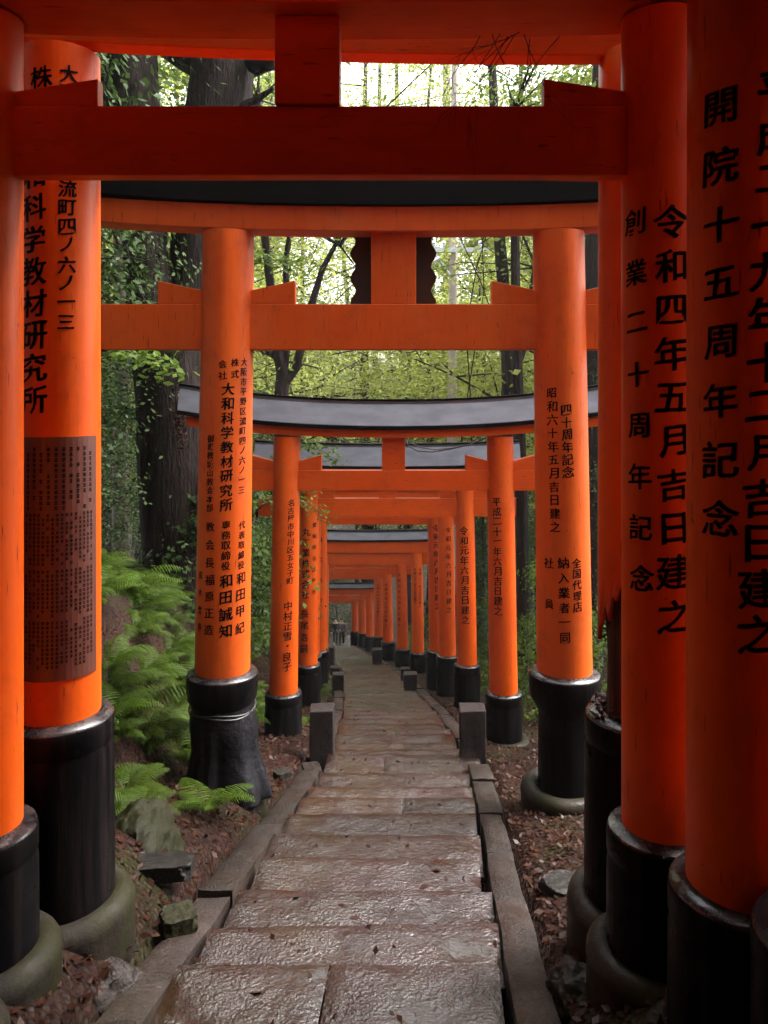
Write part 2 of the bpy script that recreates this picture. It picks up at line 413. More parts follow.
# ------------------------------------------------------------------ lettering, brushed round the pillars
GL = {}
def glyph(ch):
    if ch in GL: return GL[ch]
    c = bpy.data.curves.new('t', 'FONT'); c.body = ch; c.align_x = 'CENTER'; c.align_y = 'CENTER'; c.resolution_u = 3; c.offset = .009
    o = bpy.data.objects.new('t', c); col.objects.link(o)
    me = bpy.data.meshes.new_from_object(o.evaluated_get(bpy.context.evaluated_depsgraph_get()))
    bpy.data.objects.remove(o); bpy.data.curves.remove(c)
    bm = bmesh.new(); bm.from_mesh(me); bpy.data.meshes.remove(me)
    for k in range(-5, 6):
        bmesh.ops.bisect_plane(bm, geom=bm.verts[:]+bm.edges[:]+bm.faces[:], dist=1e-5, plane_co=(k*.1,0,0), plane_no=(1,0,0))
    bmesh.ops.triangulate(bm, faces=bm.faces[:])
    bm.verts.ensure_lookup_table()
    if bm.verts:
        v = np.array([tuple(q.co) for q in bm.verts]); ctr = (v.min(0)+v.max(0))/2
        if ch not in '一二ノ・': v = v-ctr*np.array([1,1,0])
        f = [tuple(q.index for q in fc.verts) for fc in bm.faces]
    else: v, f = np.zeros((0,3)), []
    bm.free(); GL[ch] = (v, f); return GL[ch]

class Pillar:
    """leaning tapering column: axis and radius as functions of z"""
    def __init__(s, x, y, zb, zt, r0, r1, lean):
        s.x, s.y, s.zb, s.zt, s.r0, s.r1, s.lean = x, y, zb, zt, r0, r1, lean
    def ax(s, z): return s.x+s.lean*(z-s.zb)
    def r(s, z): return s.r0+(s.r1-s.r0)*(z-s.zb)/(s.zt-s.zb)
    def hit(s, px, py):
        kx, kz = (px-CX)/F, (HY-py)/F
        z = 0; d = s.y-s.r0
        for _ in range(5):
            z = kz*d; cx, r = s.ax(z), s.r(z)
            # |(kx d - cx, d - y)| = r
            A = kx*kx+1; B = -2*(kx*cx+s.y); C = cx*cx+s.y*s.y-r*r
            D = B*B-4*A*C
            d = (-B-math.sqrt(D))/(2*A) if D > 0 else -B/(2*A)
        th = math.atan2(kx*d-s.ax(z), -(d-s.y))
        return th, z, d
    def pt(s, th, z, e=0.0): 
        r = s.r(z)+e
        return (s.ax(z)+r*math.sin(th), s.y-r*math.cos(th), z)

def inscribe(p, cols, parent, org, name='inscription', mat='ink'):
    rnd = random.Random(len(cols)+int(p.x*100))
    for c in cols:
        V, Fc = [], []
        txt, px, y0, y1, size = c[:5]; px1 = c[5] if len(c) > 5 else px; wide = c[6] if len(c) > 6 else 1.0
        n = len(txt)
        for i, ch in enumerate(txt):
            if ch == ' ': continue
            tt = i/max(1,n-1)
            th, z, d = p.hit(px+(px1-px)*tt, y0+(y1-y0)*tt)
            em = size/F*d; v, f = glyph(ch)
            if not f: continue
            r = p.r(z); sd_ = rnd.uniform(0,50); sl_ = .10+rnd.uniform(-.04,.05); sc = em*rnd.uniform(.94,1.06)
            rot = rnd.uniform(-.05,.05)
            # the brush load: heavier strokes are laid two or three times
            for ox, oy, oe in (((0,0,0),(.018,.006,.0003),(-.014,-.011,.0006)) if size > 12.5 else ((0,0,0),(.03,0,.0004))):
                b0 = len(V)
                for q in v:
                    x, y = q[0], q[1]
                    wx = .022*noise.noise((x*3.1+sd_,y*3.1,.3))+.010*noise.noise((x*9+sd_,y*9,1.7))
                    wy = .024*noise.noise((x*3.1+sd_,y*3.1,5.3))+.010*noise.noise((x*9+sd_,y*9,8.7))
                    x += ox*(1+1.2*noise.noise((x*2+sd_,y*2,3))); y += oy
                    X = (x+wx-rot*y)*sc*wide; Y = (y+wy+sl_*x+rot*x)*sc
                    V.append(Vector(p.pt(th+X/r, z+Y, .0018+oe))-org)
                Fc += [tuple(b0+k for k in t_) for t_ in f]
        if V: from_py(name, V, Fc, mat, parent)

# ------------------------------------------------------------------ torii gates
BLD = {}
def ztaper(zs, zb, zt): return (zs-zb)/(zt-zb)
def torii(key, label, d, xl, xr, rpx, ybase, yg, lint, tie, roof=None, roofmat='roof_black', over=.85, tover=.55, texts=(), sleeve=1.3,
          capw=None, lean=.014, roll=0, curv=.05, fade_sheen=False, thick=.30, wedges=True, plaque=False, broken=None, plates=(), taper=.93, wdg=None, td=.075, strut=True, strut_px=0):
    s = S(d); ground = (HY-yg)/s
    XL, XR = (xl-CX)/s, (xr-CX)/s; r0 = rpx/s; zb = (HY-ybase)/s
    zl0, zl1 = (HY-lint[0])/s, (HY-lint[1])/s; zt0, zt1 = (HY-tie[1])/s, (HY-tie[0])/s
    mid = (XL+XR)/2
    org = Vector((mid, d, ground)); g = empty('torii_gate', org, label, 'torii gate', 'torii gates over the stone steps')
    BLD[key] = dict(org=org, root=g)
    pm, bmn = ('vermilion_faded_sheen', 'vermilion_faded_sheen') if fade_sheen else ('vermilion_pillar', 'vermilion_beam')
    pill = []
    for sd_, X in ((1, XL), (-1, XR)):
        p = Pillar(X, d, zb, zl0, r0, r0*taper, lean*sd_); pill.append(p)
        zlo = ground-.15
        bm = bmesh.new(); N = 56 if d < 12 else 32
        zz = list(np.linspace(zb-.05, zl0+.01, 14 if d < 12 else 6))
        isb = broken and sd_ == -1
        if isb:
            # shell of paint and sound wood torn off above the base: jagged lower rim
            rnd = random.Random(5)
            def zbot(a):
                k = math.atan2(math.sin(a), math.cos(a))
                return broken(k)+.05*rnd.uniform(-1,1)+.10*noise.noise((k*5,1,2))
            low = [zbot(2*math.pi*i/N) for i in range(N)]
            rings = []
            for jj in range(15):
                tt = jj/14; ring = []
                for i in range(N):
                    a = 2*math.pi*i/N; z = low[i]+(zl0+.01-low[i])*tt; r = p.r(z)
                    ring.append(bm.verts.new((p.ax(z)+r*math.cos(a), p.y+r*math.sin(a), z)))
                rings.append(ring)
            for a_, c_ in zip(rings, rings[1:]):
                for i in range(N): bm.faces.new((a_[i], a_[(i+1)%N], c_[(i+1)%N], c_[i]))
        else:
            lathe(bm, [(p.r(z), z) for z in zz], N, lambda z: (p.ax(z), p.y))
        bmesh.ops.translate(bm, verts=bm.verts, vec=-org)
        po = from_bm('pillar', bm, pm, g); p.obj = po
        if isb:
            md = po.modifiers.new('solid', 'SOLIDIFY'); md.thickness = .022; md.offset = -1
            bm = bmesh.new()
            zz2 = np.linspace(zb-.05, zb+2.0, 26)
            lathe(bm, [(p.r(z)*.80, z) for z in zz2], 40, lambda z: (p.ax(z), p.y), lambda r, z, a: r*(1+.28*noise.noise((a*2.2,z*1.2,3))+.12*noise.noise((a*9,z*1.5,8))))
            bmesh.ops.translate(bm, verts=bm.verts, vec=-org)
            c_ = from_bm('rotten_core', bm, 'rotten_wood', po); c_['label'] = 'dark rotten core showing under the torn off shell'
            # crumbled wood lying on the base
            bm = bmesh.new()
            rnd2 = random.Random(9)
            for k in range(70):
                a = rnd2.uniform(0, 2*math.pi); rr = r0*rnd2.uniform(.7,1.2); q = Vector((p.x+rr*math.cos(a), p.y+rr*math.sin(a), zb+.01+.09*max(0,1.2-rr/r0)*rnd2.random()))
                dv = Vector((rnd2.uniform(-1,1),rnd2.uniform(-1,1),rnd2.uniform(.0,.9)))*rnd2.uniform(.02,.06)
                tube(bm, [q, q+dv], [.012,.004], 4)
            bmesh.ops.translate(bm, verts=bm.verts, vec=-org)
            from_bm('splinters', bm, 'rotten_wood', po)['kind'] = 'stuff'
        # black sleeve round the foot
        R0 = r0*sleeve; bm = bmesh.new(); H = zb-ground
        cap_h = (.16 if capw else .12)*min(1,H/.6)
        if capw: prof = [(r0*capw,zlo),(r0*capw*.97,zb-cap_h*2.1),(r0*capw,zb-cap_h*1.9),(R0*.97,zb-cap_h*1.25),(R0*.98,zb-cap_h),(R0,zb-cap_h+.012),(R0*1.01,zb-.025),(R0*.995,zb-.008),(R0*.97,zb+.002),(r0*1.02,zb+.022),(r0*.9,zb+.022)]
        else: prof = [(R0*1.03,zlo),(R0*1.01,zb-cap_h-.05),(R0*.985,zb-cap_h-.008),(R0*.985,zb-cap_h),(R0*1.01,zb-cap_h+.008),(R0*1.01,zb-.03),(R0*.995,zb-.008),(R0*.97,zb+.002),(r0*1.02,zb+.018),(r0*.9,zb+.018)]
        lathe(bm, prof, N, lambda z: (p.ax(max(z,zb-.2)), p.y), lambda r, z, a: r*(1+.006*noise.noise((a*2,z*3,1))))
        bmesh.ops.translate(bm, verts=bm.verts, vec=-org)
        sl_o = from_bm('sleeve', bm, ['black_lacquer','wet_rim'], po)
        sl_o.data.polygons.foreach_set('material_index', [1 if (abs(q.normal.z) > .45 and q.center.z > zb-org.z-.045) else 0 for q in sl_o.data.polygons])
        # poured concrete collar
        bm = bmesh.new(); gz = min(ground, zg(X, d)) if d > 12 else ground
        rr = R0*1.10 if not capw else r0*1.30; tr = max(.07, r0*.34)
        prof = []
        for k in range(11):
            a = math.pi*(k/10)*1.15-.35; prof.append((rr+tr*math.cos(a), gz-.01+tr*1.05*math.sin(a)))
        prof.append((rr-tr*.9, gz-.05))
        lathe(bm, [(rr+tr*1.02, gz-.3)]+prof, N, lambda z: (p.ax(zb-.2), p.y), lambda r, z, a: r*(1+.05*noise.noise((math.cos(a)*1.5,math.sin(a)*1.5,X+d))+.012*noise.noise((math.cos(a)*7,math.sin(a)*7,z*9+X))))
        bmesh.ops.translate(bm, verts=bm.verts, vec=-org)
        from_bm('collar', bm, 'concrete', po)
    hl = abs(XR-XL)/2
    def beam(name, x0, x1, y0, y1, z0, z1, mat, fz=None, seg=1, b=.006):
        bm = bmesh.new(); add_box(bm, x0, x1, y0, y1, z0, z1, seg, fz)
        if roll: bmesh.ops.rotate(bm, verts=bm.verts, cent=(mid,d,z0), matrix=Matrix.Rotation(R(roll), 3, 'Y'))
        bmesh.ops.translate(bm, verts=bm.verts, vec=-org)
        return bevel(from_bm(name, bm, mat, g, False), b)
    LX = hl+over
    up = lambda x: curv*abs((x-mid)/LX)**2.2 - 0
    beam('lintel', mid-LX+.1, mid+LX-.1, d-thick/2, d+thick/2, zl0, zl1, bmn, up, 24)
    # capping roof: pentagonal section
    zr0 = zl1+.003; zr1 = (HY-roof)/s if roof is not None else zl1+.2
    bm = bmesh.new(); hz = zr1-zr0; wid = thick/2+.05
    if roofmat == 'roof_grey': sec = [(-wid,0),(-wid,.035),(-wid*.45,hz-.035),(-wid*.45,hz),(wid*.45,hz),(wid*.45,hz-.035),(wid,.035),(wid,0)]
    else: sec = [(-wid,0),(-wid*.96,hz*.92),(-wid*.93,hz*.92),(0,hz+.06),(wid*.93,hz*.92),(wid*.96,hz*.92),(wid,0)]
    n = 24; rings = []
    for i in range(n+1):
        x = mid-LX+2*LX*i/n; rings.append([bm.verts.new((x, d+a, zr0+b_+curv*1.25*abs((x-mid)/LX)**2.2)) for a, b_ in sec])
    for a, c in zip(rings, rings[1:]):
        for i in range(len(sec)): bm.faces.new((a[i], a[(i+1)%len(sec)], c[(i+1)%len(sec)], c[i]))
    bm.faces.new(rings[0]); bm.faces.new(rings[-1][::-1])
    if roll: bmesh.ops.rotate(bm, verts=bm.verts, cent=(mid,d,zl0), matrix=Matrix.Rotation(R(roll), 3, 'Y'))
    bmesh.ops.translate(bm, verts=bm.verts, vec=-org)
    ro = from_bm('roof', bm, roofmat, g, False); bevel(ro, .004)
    if roofmat == 'roof_grey':
        bm = bmesh.new()
        for sgn in (1,-1):
            add_box(bm, mid-LX-.006, mid+LX+.006, d+sgn*(wid+.006)-.005, d+sgn*(wid+.006)+.005, zr0-.02, zr0+.028, 24, lambda x: curv*1.25*abs((x-mid)/LX)**2.2)
        add_box(bm, mid-LX-.006, mid+LX+.006, d-wid*.47, d+wid*.47, zr1+.002, zr1+.03, 24, lambda x: curv*1.25*abs((x-mid)/LX)**2.2)
        bmesh.ops.translate(bm, verts=bm.verts, vec=-org); from_bm('edge_trim', bm, 'roof_black', ro, False)
    # tie beam through the pillars, with wedges, strut
    TX = hl+tover
    tb = beam('tie_beam', mid-TX, mid+TX, d-td, d+td, zt0, zt1, bmn, None, 1, .006)
    for sgn in (-1, 1):
        bm = bmesh.new(); xx = mid+sgn*(TX+.022); add_box(bm, xx-.021, xx+.021, d-td-.012, d+td+.012, zt0-.012, zt1+.012)
        bmesh.ops.translate(bm, verts=bm.verts, vec=-org); from_bm('end_cap', bm, 'roof_black', tb, False)
    if wedges:
        for p in pill:
            zc = zt1+.1; cx0 = p.ax(zc); rr = p.r(zc)
            for sgn in (-1, 1):
                wl = r0*1.55; xi = cx0+sgn*(rr-.06); xo = cx0+sgn*(rr+wl)
                hi, ho = .105*min(1,r0/.2+.3), .195*min(1,r0/.2+.3)
                if wdg:
                    xo = cx0+sgn*(rr+wdg[0]); hi, ho = wdg[1:]
                if xo < mid-TX or xo > mid+TX: xo = mid+math.copysign(TX-.01, xo-mid)
                bm = bmesh.new(); q = []
                for y in (d-td+.012, d+td-.012): q.append([bm.verts.new((a,y,b_)) for a, b_ in ((xi,zt1+.002),(xo,zt1+.002),(xo,zt1+ho),(xi,zt1+hi))])
                for i in range(4): bm.faces.new((q[0][i], q[0][(i+1)%4], q[1][(i+1)%4], q[1][i]))
                bm.faces.new(q[0][::-1]); bm.faces.new(q[1])
                bmesh.ops.translate(bm, verts=bm.verts, vec=-org); bevel(from_bm('wedge', bm, bmn, g, False), .005)
    sw = r0*.82
    if zl0-zt1 > .04 and strut: beam('strut', mid-sw+strut_px/s, mid+sw+strut_px/s, d-.062, d+.062, zt1+.002, zl0-.002, bmn)
    if plaque:
        bm = bmesh.new(); W2 = .335; z0, z1 = zt1-.02, zl0+.02; pts = []
        for k in range(17):
            tt = k/16; pts.append((W2+.025*math.sin(tt*math.pi*6.0)+.01, z0+(z1-z0)*tt))
        poly = [(mid+a,b_) for a, b_ in pts]+[(mid-a,b_) for a, b_ in reversed(pts)]
        f0 = [bm.verts.new((a,d+.13,b_)) for a, b_ in poly]; f1 = [bm.verts.new((a,d+.18,b_)) for a, b_ in poly]
        nn = len(poly)
        for i in range(nn): bm.faces.new((f0[i], f0[(i+1)%nn], f1[(i+1)%nn], f1[i]))
        bm.faces.new(f0[::-1]); bm.faces.new(f1)
        add_box(bm, mid-.2, mid+.2, d+.063, d+.129, z0+.1, z0+.16); add_box(bm, mid-.2, mid+.2, d+.063, d+.129, z1-.16, z1-.1)
        bmesh.ops.translate(bm, verts=bm.verts, vec=-org); from_bm('plaque', bm, 'plaque_wood', g, False)
    for which, cols in texts: inscribe(pill[which], cols, pill[which].obj, org)
    for which, x0, x1, y0, y1, bands, rows in plates:
        p = pill[which]; V, Fc = [], []; N = 14
        t0, zA, _ = p.hit(x0, (y0+y1)/2); t1, _, _ = p.hit(x1, (y0+y1)/2); _, za, _ = p.hit((x0+x1)/2, y0); _, zb_, _ = p.hit((x0+x1)/2, y1)
        for e in (.001, .006):
            for z in (zb_, za):
                for i in range(N+1): V.append(Vector(p.pt(t0+(t1-t0)*i/N, z, e))-org)
        M = N+1
        for i in range(N):
            Fc += [(2*M+i,2*M+i+1,3*M+i+1,3*M+i), (i,2*M+i,2*M+i+1,i+1)[::-1], (M+i,3*M+i,3*M+i+1,M+i+1)]
        Fc += [(0,M,3*M,2*M), (N,2*M+N,3*M+N,M+N)]
        nplate = len(Fc)
        rnd = random.Random(2)
        hgt = za-zb_
        for (f0, f1, ncol, csz) in bands:              # faint rows of names: too small to read
            for cidx in range(ncol):
                th = t0+(t1-t0)*(.07+.86*(cidx+.5)/ncol); z = zb_+hgt*f1; stop = zb_+hgt*(f0+rnd.choice((0,0,0,.03,.06))*(f1-f0)*3)
                while z > stop:
                    if rnd.random() < .14: z -= csz*1.12; continue
                    hw = csz*.42*rnd.uniform(.8,1.1); hh = csz*.40
                    for _k in range(3):
                        zz_ = z+hh*(_k-1)*.7; b0 = len(V); ww = hw*rnd.uniform(.6,1)
                        for a_, b_ in ((-1,-1),(1,-1),(1,1),(-1,1)): V.append(Vector(p.pt(th+a_*ww/p.r0, zz_+b_*hh*.2, .0068))-org)
                        Fc.append((b0,b0+1,b0+2,b0+3))
                    b0 = len(V)
                    for a_, b_ in ((-1,-1),(1,-1),(1,1),(-1,1)): V.append(Vector(p.pt(th+a_*hw*.15/p.r0, z+b_*hh, .0072))-org)
                    Fc.append((b0,b0+1,b0+2,b0+3))
                    z -= csz*1.12
        o = from_py('name_plate', V, Fc, ['plate_metal','ink'], p.obj)
        o['label'] = 'dark metal plate with rows of tiny names'
        o.data.polygons.foreach_set('material_index', [0]*nplate+[1]*(len(Fc)-nplate))
    BLD[key]['pill'] = pill; BLD[key]['roofz'] = zr0
    return g

DATE0, DATE1 = '令和元年六月吉日建之', '平成二十一年六月吉日建之'
def far(which, px, y0, y1, sz, txt): return (which, [(txt, px, y0, y1, sz)])
# gates behind the viewpoint (they shade the near ones)
LABH = 'vermilion gate of the tunnel behind the viewpoint, wholly outside the frame'
for k, dd in enumerate(np.arange(-5.6, 1.95, .41)):
    dd = float(dd); z = lambda m_: HY-m_*F      # measured at one metre, so that pixels are metres * 800
    gk = torii('H%d'%k, LABH, 1.0, CX-(1.40-xc(dd)*.3)*F, CX+(1.42+xc(dd)*.3)*F, .19*F, z(-path_h(dd)+.95), z(-path_h(dd)+.28), (z(1.75+.22*(2-dd)), z(2.02+.22*(2-dd))), (z(1.45+.22*(2-dd)), z(1.15+.22*(2-dd))))
    gk.location.y = dd
torii('E', 'nearest vermilion gate at the right edge, cut off but for its black foot', 2.36, -112, 853, 62, 938, 1172, (-150,-240), (-45,-125), sleeve=1.5)
torii('D', 'vermilion gate whose right pillar reads 開院十五周年記念, before the 令和四年 pillar', 2.8, -95, 744, 55, 886, 1064, (-137,-220), (-10,-97), wedges=True, lean=0.002,
      texts=[(1, [('開院十五周年記念', 720, 107, 518, 38, 719), ('平成二十九年十二月吉日建之', 777, 90, 634, 41, 758)])])
torii('C', 'vermilion gate with the dark overhead tie beam and pillar reading 令和四年五月吉日建之', 3.3, -19, 662, 39, 828, 960, (22,-43), (109.5,178), lean=.004, thick=.34,
      texts=[(1, [('創業二十周年記念', 634, 222, 578, 27, 641), ('令和四年五月吉日建之', 671, 222, 616, 35, 675)])], over=.4, tover=.30, wdg=(.33,.055,.115), strut_px=-13, td=.045, sleeve=1.36)
ga = torii('P', 'vermilion gate with a dark name plate on its left pillar and a rotten right foot', 3.86, 58, 640, 41, 714, 905, (58,8), (118,172), lean=.003, roll=1.4, thick=.12, over=.5, tover=.3, wedges=False, strut=False,
      texts=[(0, [('株', 41, 77, 77, 22), ('会', 20, 78, 78, 22), ('式', 40, 102, 102, 22), ('社', 19, 102, 102, 22), ('大和科学教材研究所', 33, 143, 400, 29, 33), ('大阪市平野区流町四ノ六ノ一三', 69, 74, 322, 18, 66)])],
      plates=[(0, 22, 95, 437, 681, [(.70,.95,10,.022),(.47,.68,16,.018),(.26,.45,16,.018),(.05,.24,16,.018)], 0)],
      broken=lambda a: {0:0}.get(0)-(.62 if False else 0)+(-.75 if abs(a) < 9 else 0)+.36*math.cos(a-2.9)*-1)
torii('A', 'large vermilion gate with black roof and a dark plaque behind its strut, text 昭和六十年五月吉日建之', 6.69, 222.5, 564.5, 27.3, 672, 790, (234.5,210.5), (305,350), roof=184, over=1.3, tover=.99, sleeve=1.29, capw=.98, plaque=True, fade_sheen=True, curv=.10,
      texts=[(0, [('大阪市平野区流町四ノ六ノ一三', 244, 362, 490, 8.6, 241.5), ('株式', 235, 362.5, 374, 8.6), ('会社', 222.5, 364, 375.5, 8.6), ('大和科学教材研究所', 228, 389, 505, 13.4, 226),
                  ('専務取締役', 226, 525, 566, 9.2, 225.5), ('和田誠知', 226, 581, 631, 14, 225.5), ('代表取締役', 242, 525, 565, 8.6, 241), ('和田甲紀', 241, 578, 628, 12.5, 240),
                  ('御嶽教城山教会本部', 210.5, 438, 508, 8.2, 209.5), ('教会長', 210, 527, 563, 10.5, 209.5), ('福原正造', 209.5, 580, 630, 11, 208.5), ('高木會寿', 200.5, 575, 627, 9, 199.5, .8)]),
             (1, [('昭和六十年五月吉日建之', 551.5, 393, 527, 11.5, 555), ('四十周年記念', 566, 410, 472, 12, 568), ('全国代理店', 576.5, 563, 607, 10.5, 577.5), ('納入業者一同', 563, 563, 638, 11.5, 565), ('社', 548.5, 563, 563, 11), ('員', 549, 604, 604, 11)])])
torii('B', 'vermilion gate with long curved grey metal roof, pillar text 平成二十一年六月吉日建之', 10.2, 283.5, 503.5, 14.1, 692, 741, (437,428), (470,490), roof=401.5, roofmat='roof_grey', over=1.30, tover=.45, curv=.16, thick=.34,
      texts=[(0, [('名古屋市中川区五女子町', 291, 503, 581, 7.5, 290), ('中村正雪・良子', 288, 606, 667, 9.5, 287)]), (1, [(DATE1, 496.5, 502, 611, 9.5, 498)])])
torii('B2', 'vermilion gate with a loose cable on its grey roof, text 令和元年六月吉日建之', 14.0, 307.5, 467, 10, 664, 706, (479,467), (498,516), roof=445, roofmat='roof_grey', over=.9, tover=.85, curv=.05, thick=.4,
      texts=[(0, [('丸工業株式会社', 306, 532, 595, 8.5, 305), ('長尾浩嗣', 304.5, 614, 649, 9, 303.5), ('愛知県名古屋市', 314.5, 525, 592, 5, 313.5)]), (1, [(DATE0, 463.5, 531, 620, 9, 465.5)])])
torii('B3', 'vermilion gate close behind the cable-roofed gate, second of that bunch', 16.5, 311, 447.5, 8.6, 655, 693, (499,489), (508,518), over=.7, tover=.5, texts=[(1, [(DATE0, 448, 530, 610, 6, 449)])])
torii('B4', 'vermilion gate close behind the cable-roofed gate, third and last of that bunch', 18.0, 318, 437, 8, 650, 684, (503,494), (511,524), over=.7, tover=.5, texts=[(1, [(DATE0, 436, 528, 606, 7, 438)]), (0, [('株式会社', 320, 540, 600, 5)])])
torii('F1', 'vermilion gate with grey roof, first of the middle-distance bunch, dark plate on its left pillar', 24.0, 322, 418, 6.2, 652, 673, (552,540), (553.5,564), roof=531, roofmat='roof_grey', over=.6, tover=.5, curv=.03,
      texts=[(1, [(DATE1, 415, 570, 602, 3.2), (DATE1, 420, 570, 606, 3.2)])], plates=[(0, 318.5, 325, 586, 638, [(.1,.9,3,.06)], 0)])
torii('F2', 'vermilion gate second of the middle-distance bunch, tall text on right pillar', 27.0, 319, 402.5, 5.8, 648, 667, (563,556), (568,574), over=.6, tover=.45, texts=[(1, [(DATE0, 399, 575, 625, 3.6)])])
torii('F3', 'vermilion gate third of the middle-distance bunch, further down the steps', 31.0, 315, 388, 5.2, 641, 660, (568,562), (572,577), over=.6, tover=.4, texts=[(1, [(DATE0, 386, 585, 625, 3)])])
torii('F4', 'vermilion gate fourth and last of the middle-distance bunch', 34.0, 313, 379.5, 4.8, 636, 656, (571,566), (575,579), over=.5, tover=.4, texts=[(1, [(DATE0, 378, 585, 615, 2.6)])])
torii('G1', 'vermilion gate with pale grey roof, first of the farthest bunch', 41.0, 315, 370, 4.0, 636, 651, (592,588), (595,599), roof=583.5, roofmat='roof_grey', over=.6, tover=.4, curv=.03)
torii('G2', 'vermilion gate second of the farthest bunch, before the walkers', 44.5, 310, 362.5, 3.7, 633, 650, (594,590), (597,601), roof=587, over=.5, tover=.4)
torii('G3', 'farthest vermilion gate beside the two walkers', 48.0, 308, 355, 3.4, 631, 648, (596,592), (599,603), roof=590, over=.5, tover=.4)

# cable lying on the roof of the second grey-roofed gate
bm = bmesh.new()
pts = [PX(x, y, 13.72) for x, y in ((404,437),(408,446),(418,451),(432,452),(450,449),(468,445),(486,438))]
tube(bm, pts, .012, 6); pts2 = [p+Vector((0.03,-.03,.04+.03*math.sin(i))) for i, p in enumerate(pts)]; tube(bm, pts2, .010, 6)
tag(from_bm('cable', bm, 'twig'), 'slack dark cable draped over the second grey roof', 'cable')

# ------------------------------------------------------------------ stone posts beside the steps
def post(px0, px1, yt, yb, d, label):
    s = S(d); w_ = (px1-px0)/s; X = ((px0+px1)/2-CX)/s; z1 = (HY-yt)/s; z0 = (HY-yb)/s
    bm = bmesh.new(); add_box(bm, -w_/2, w_/2, -w_*.45, w_*.45, -.25, z1-z0)
    for v in bm.verts: v.co += Vector((random.uniform(-.01,.01),random.uniform(-.01,.01),random.uniform(-.006,.006)))
    bmesh.ops.subdivide_edges(bm, edges=bm.edges[:], cuts=3, use_grid_fill=True)
    for v in bm.verts: v.co += Vector((noise.noise(v.co*9+Vector((d,0,0))),noise.noise(v.co*9+Vector((0,d,3))),0))*.006
    o = from_bm('stone_post', bm, 'post_stone', None, False); o.location = (X, d+w_*.45, z0); bevel(o, .015, 3)
    tag(o, label, 'stone post', 'short stone posts along the steps')
post(309.5, 334, 711, 757, 8.75, 'large squat stone post left of the wet steps, nearest on that side')
post(460.5, 486, 711, 762, 8.65, 'large squat stone post right of the wet steps, nearest on that side')
post(332, 343.5, 675, 690, 17.3, 'small stone post left of the path, front one of the middle pair')
post(330.5, 340, 668, 680, 20.5, 'small stone post left of the path, rear one of the middle pair')
post(404, 417, 675, 688, 17.2, 'small stone post right of the path, front one of the middle pair')
post(401, 410, 669, 684, 19.5, 'small stone post right of the path, rear one of the middle pair')
post(372, 382, 650, 664, 27, 'single stone post right of the path further down')
post(327, 334, 648, 662, 27, 'single stone post left of the path further down')

# ------------------------------------------------------------------ rocks and stones
def rock(name, x, d, z, sx, sy, sz, mat, label, seed, cat='rock', rot=0, flat=0, sub=5):
    bm = bmesh.new(); bmesh.ops.create_icosphere(bm, subdivisions=sub, radius=1)
    for v in bm.verts:
        n_ = v.co.normalized(); k = 1+.22*noise.noise(n_*1.6+Vector((seed,0,0)))+.09*noise.noise(n_*4+Vector((0,seed,0)))+.05*noise.noise(n_*9+Vector((0,0,seed)))+.025*noise.noise(n_*22+Vector((0,0,seed)))
        c = n_*k
        if flat: c = Vector((max(-.8,min(.8,c.x)), max(-.75,min(.75,c.y)), max(-.5,min(.45+.05*noise.noise(n_*3),c.z))))
        v.co = Vector((c.x*sx, c.y*sy, c.z*sz))
    o = from_bm(name, bm, mat); o.location = (x, d, z); o.rotation_euler = (random.uniform(-.06,.06), random.uniform(-.06,.06), rot)
    return tag(o, label, cat)
def at(px, py, d): return ((px-CX)/F*d, d, (HY-py)/F*d)
x_, d_, z_ = at(158, 862, 4.6); rock('flat_stone', x_, d_, z_-.03, .25, .12, .09, 'flat_rock', 'flat grey slab of stone between the left feet and the kerb', 3.1, 'stone', .05, 1)
x_, d_, z_ = at(178, 905, 4.2); rock('flat_stone', x_, d_, z_-.08, .11, .11, .10, 'mossy_rock', 'small dark block below the flat grey slab on the left', 8.1, 'stone', .5, 1)
x_, d_, z_ = at(140, 830, 5.0); rock('boulder', x_, d_, z_-.16, .24, .36, .30, 'mossy_rock', 'mossy green boulder under the ferns on the left bank', 5.7, 'boulder', 0, 0, 5)
x_, d_, z_ = at(564, 884, 4.7); rock('flat_stone', x_, d_, z_-.04, .15, .14, .13, 'flat_rock', 'grey flat stone on the leaf litter right of the kerb', 12.3, 'stone', .4, 1)
x_, d_, z_ = at(575, 985, 3.5); rock('boulder', x_, d_, z_-.06, .13, .14, .14, 'concrete', 'rounded pale boulder beside the right kerb in the corner', 15.5, 'boulder')
x_, d_, z_ = at(100, 985, 3.6); rock('boulder', x_, d_, z_-.09, .2, .2, .15, 'kerb_stone', 'low brown boulder at the lower left between collar and kerb', 18.5, 'boulder')
x_, d_, z_ = at(312, 767, 8.3); rock('flat_stone', x_, d_, z_-.03, .11, .15, .07, 'kerb_stone', 'small loose slab at the foot of the left post', 21.5, 'stone', .3, 1)
x_, d_, z_ = at(283, 770, 7.6); rock('flat_stone', x_, d_, z_-.03, .1, .09, .05, 'flat_rock', 'pale flat pebble between wrapped foot and steps', 27.1, 'stone', .6, 1)

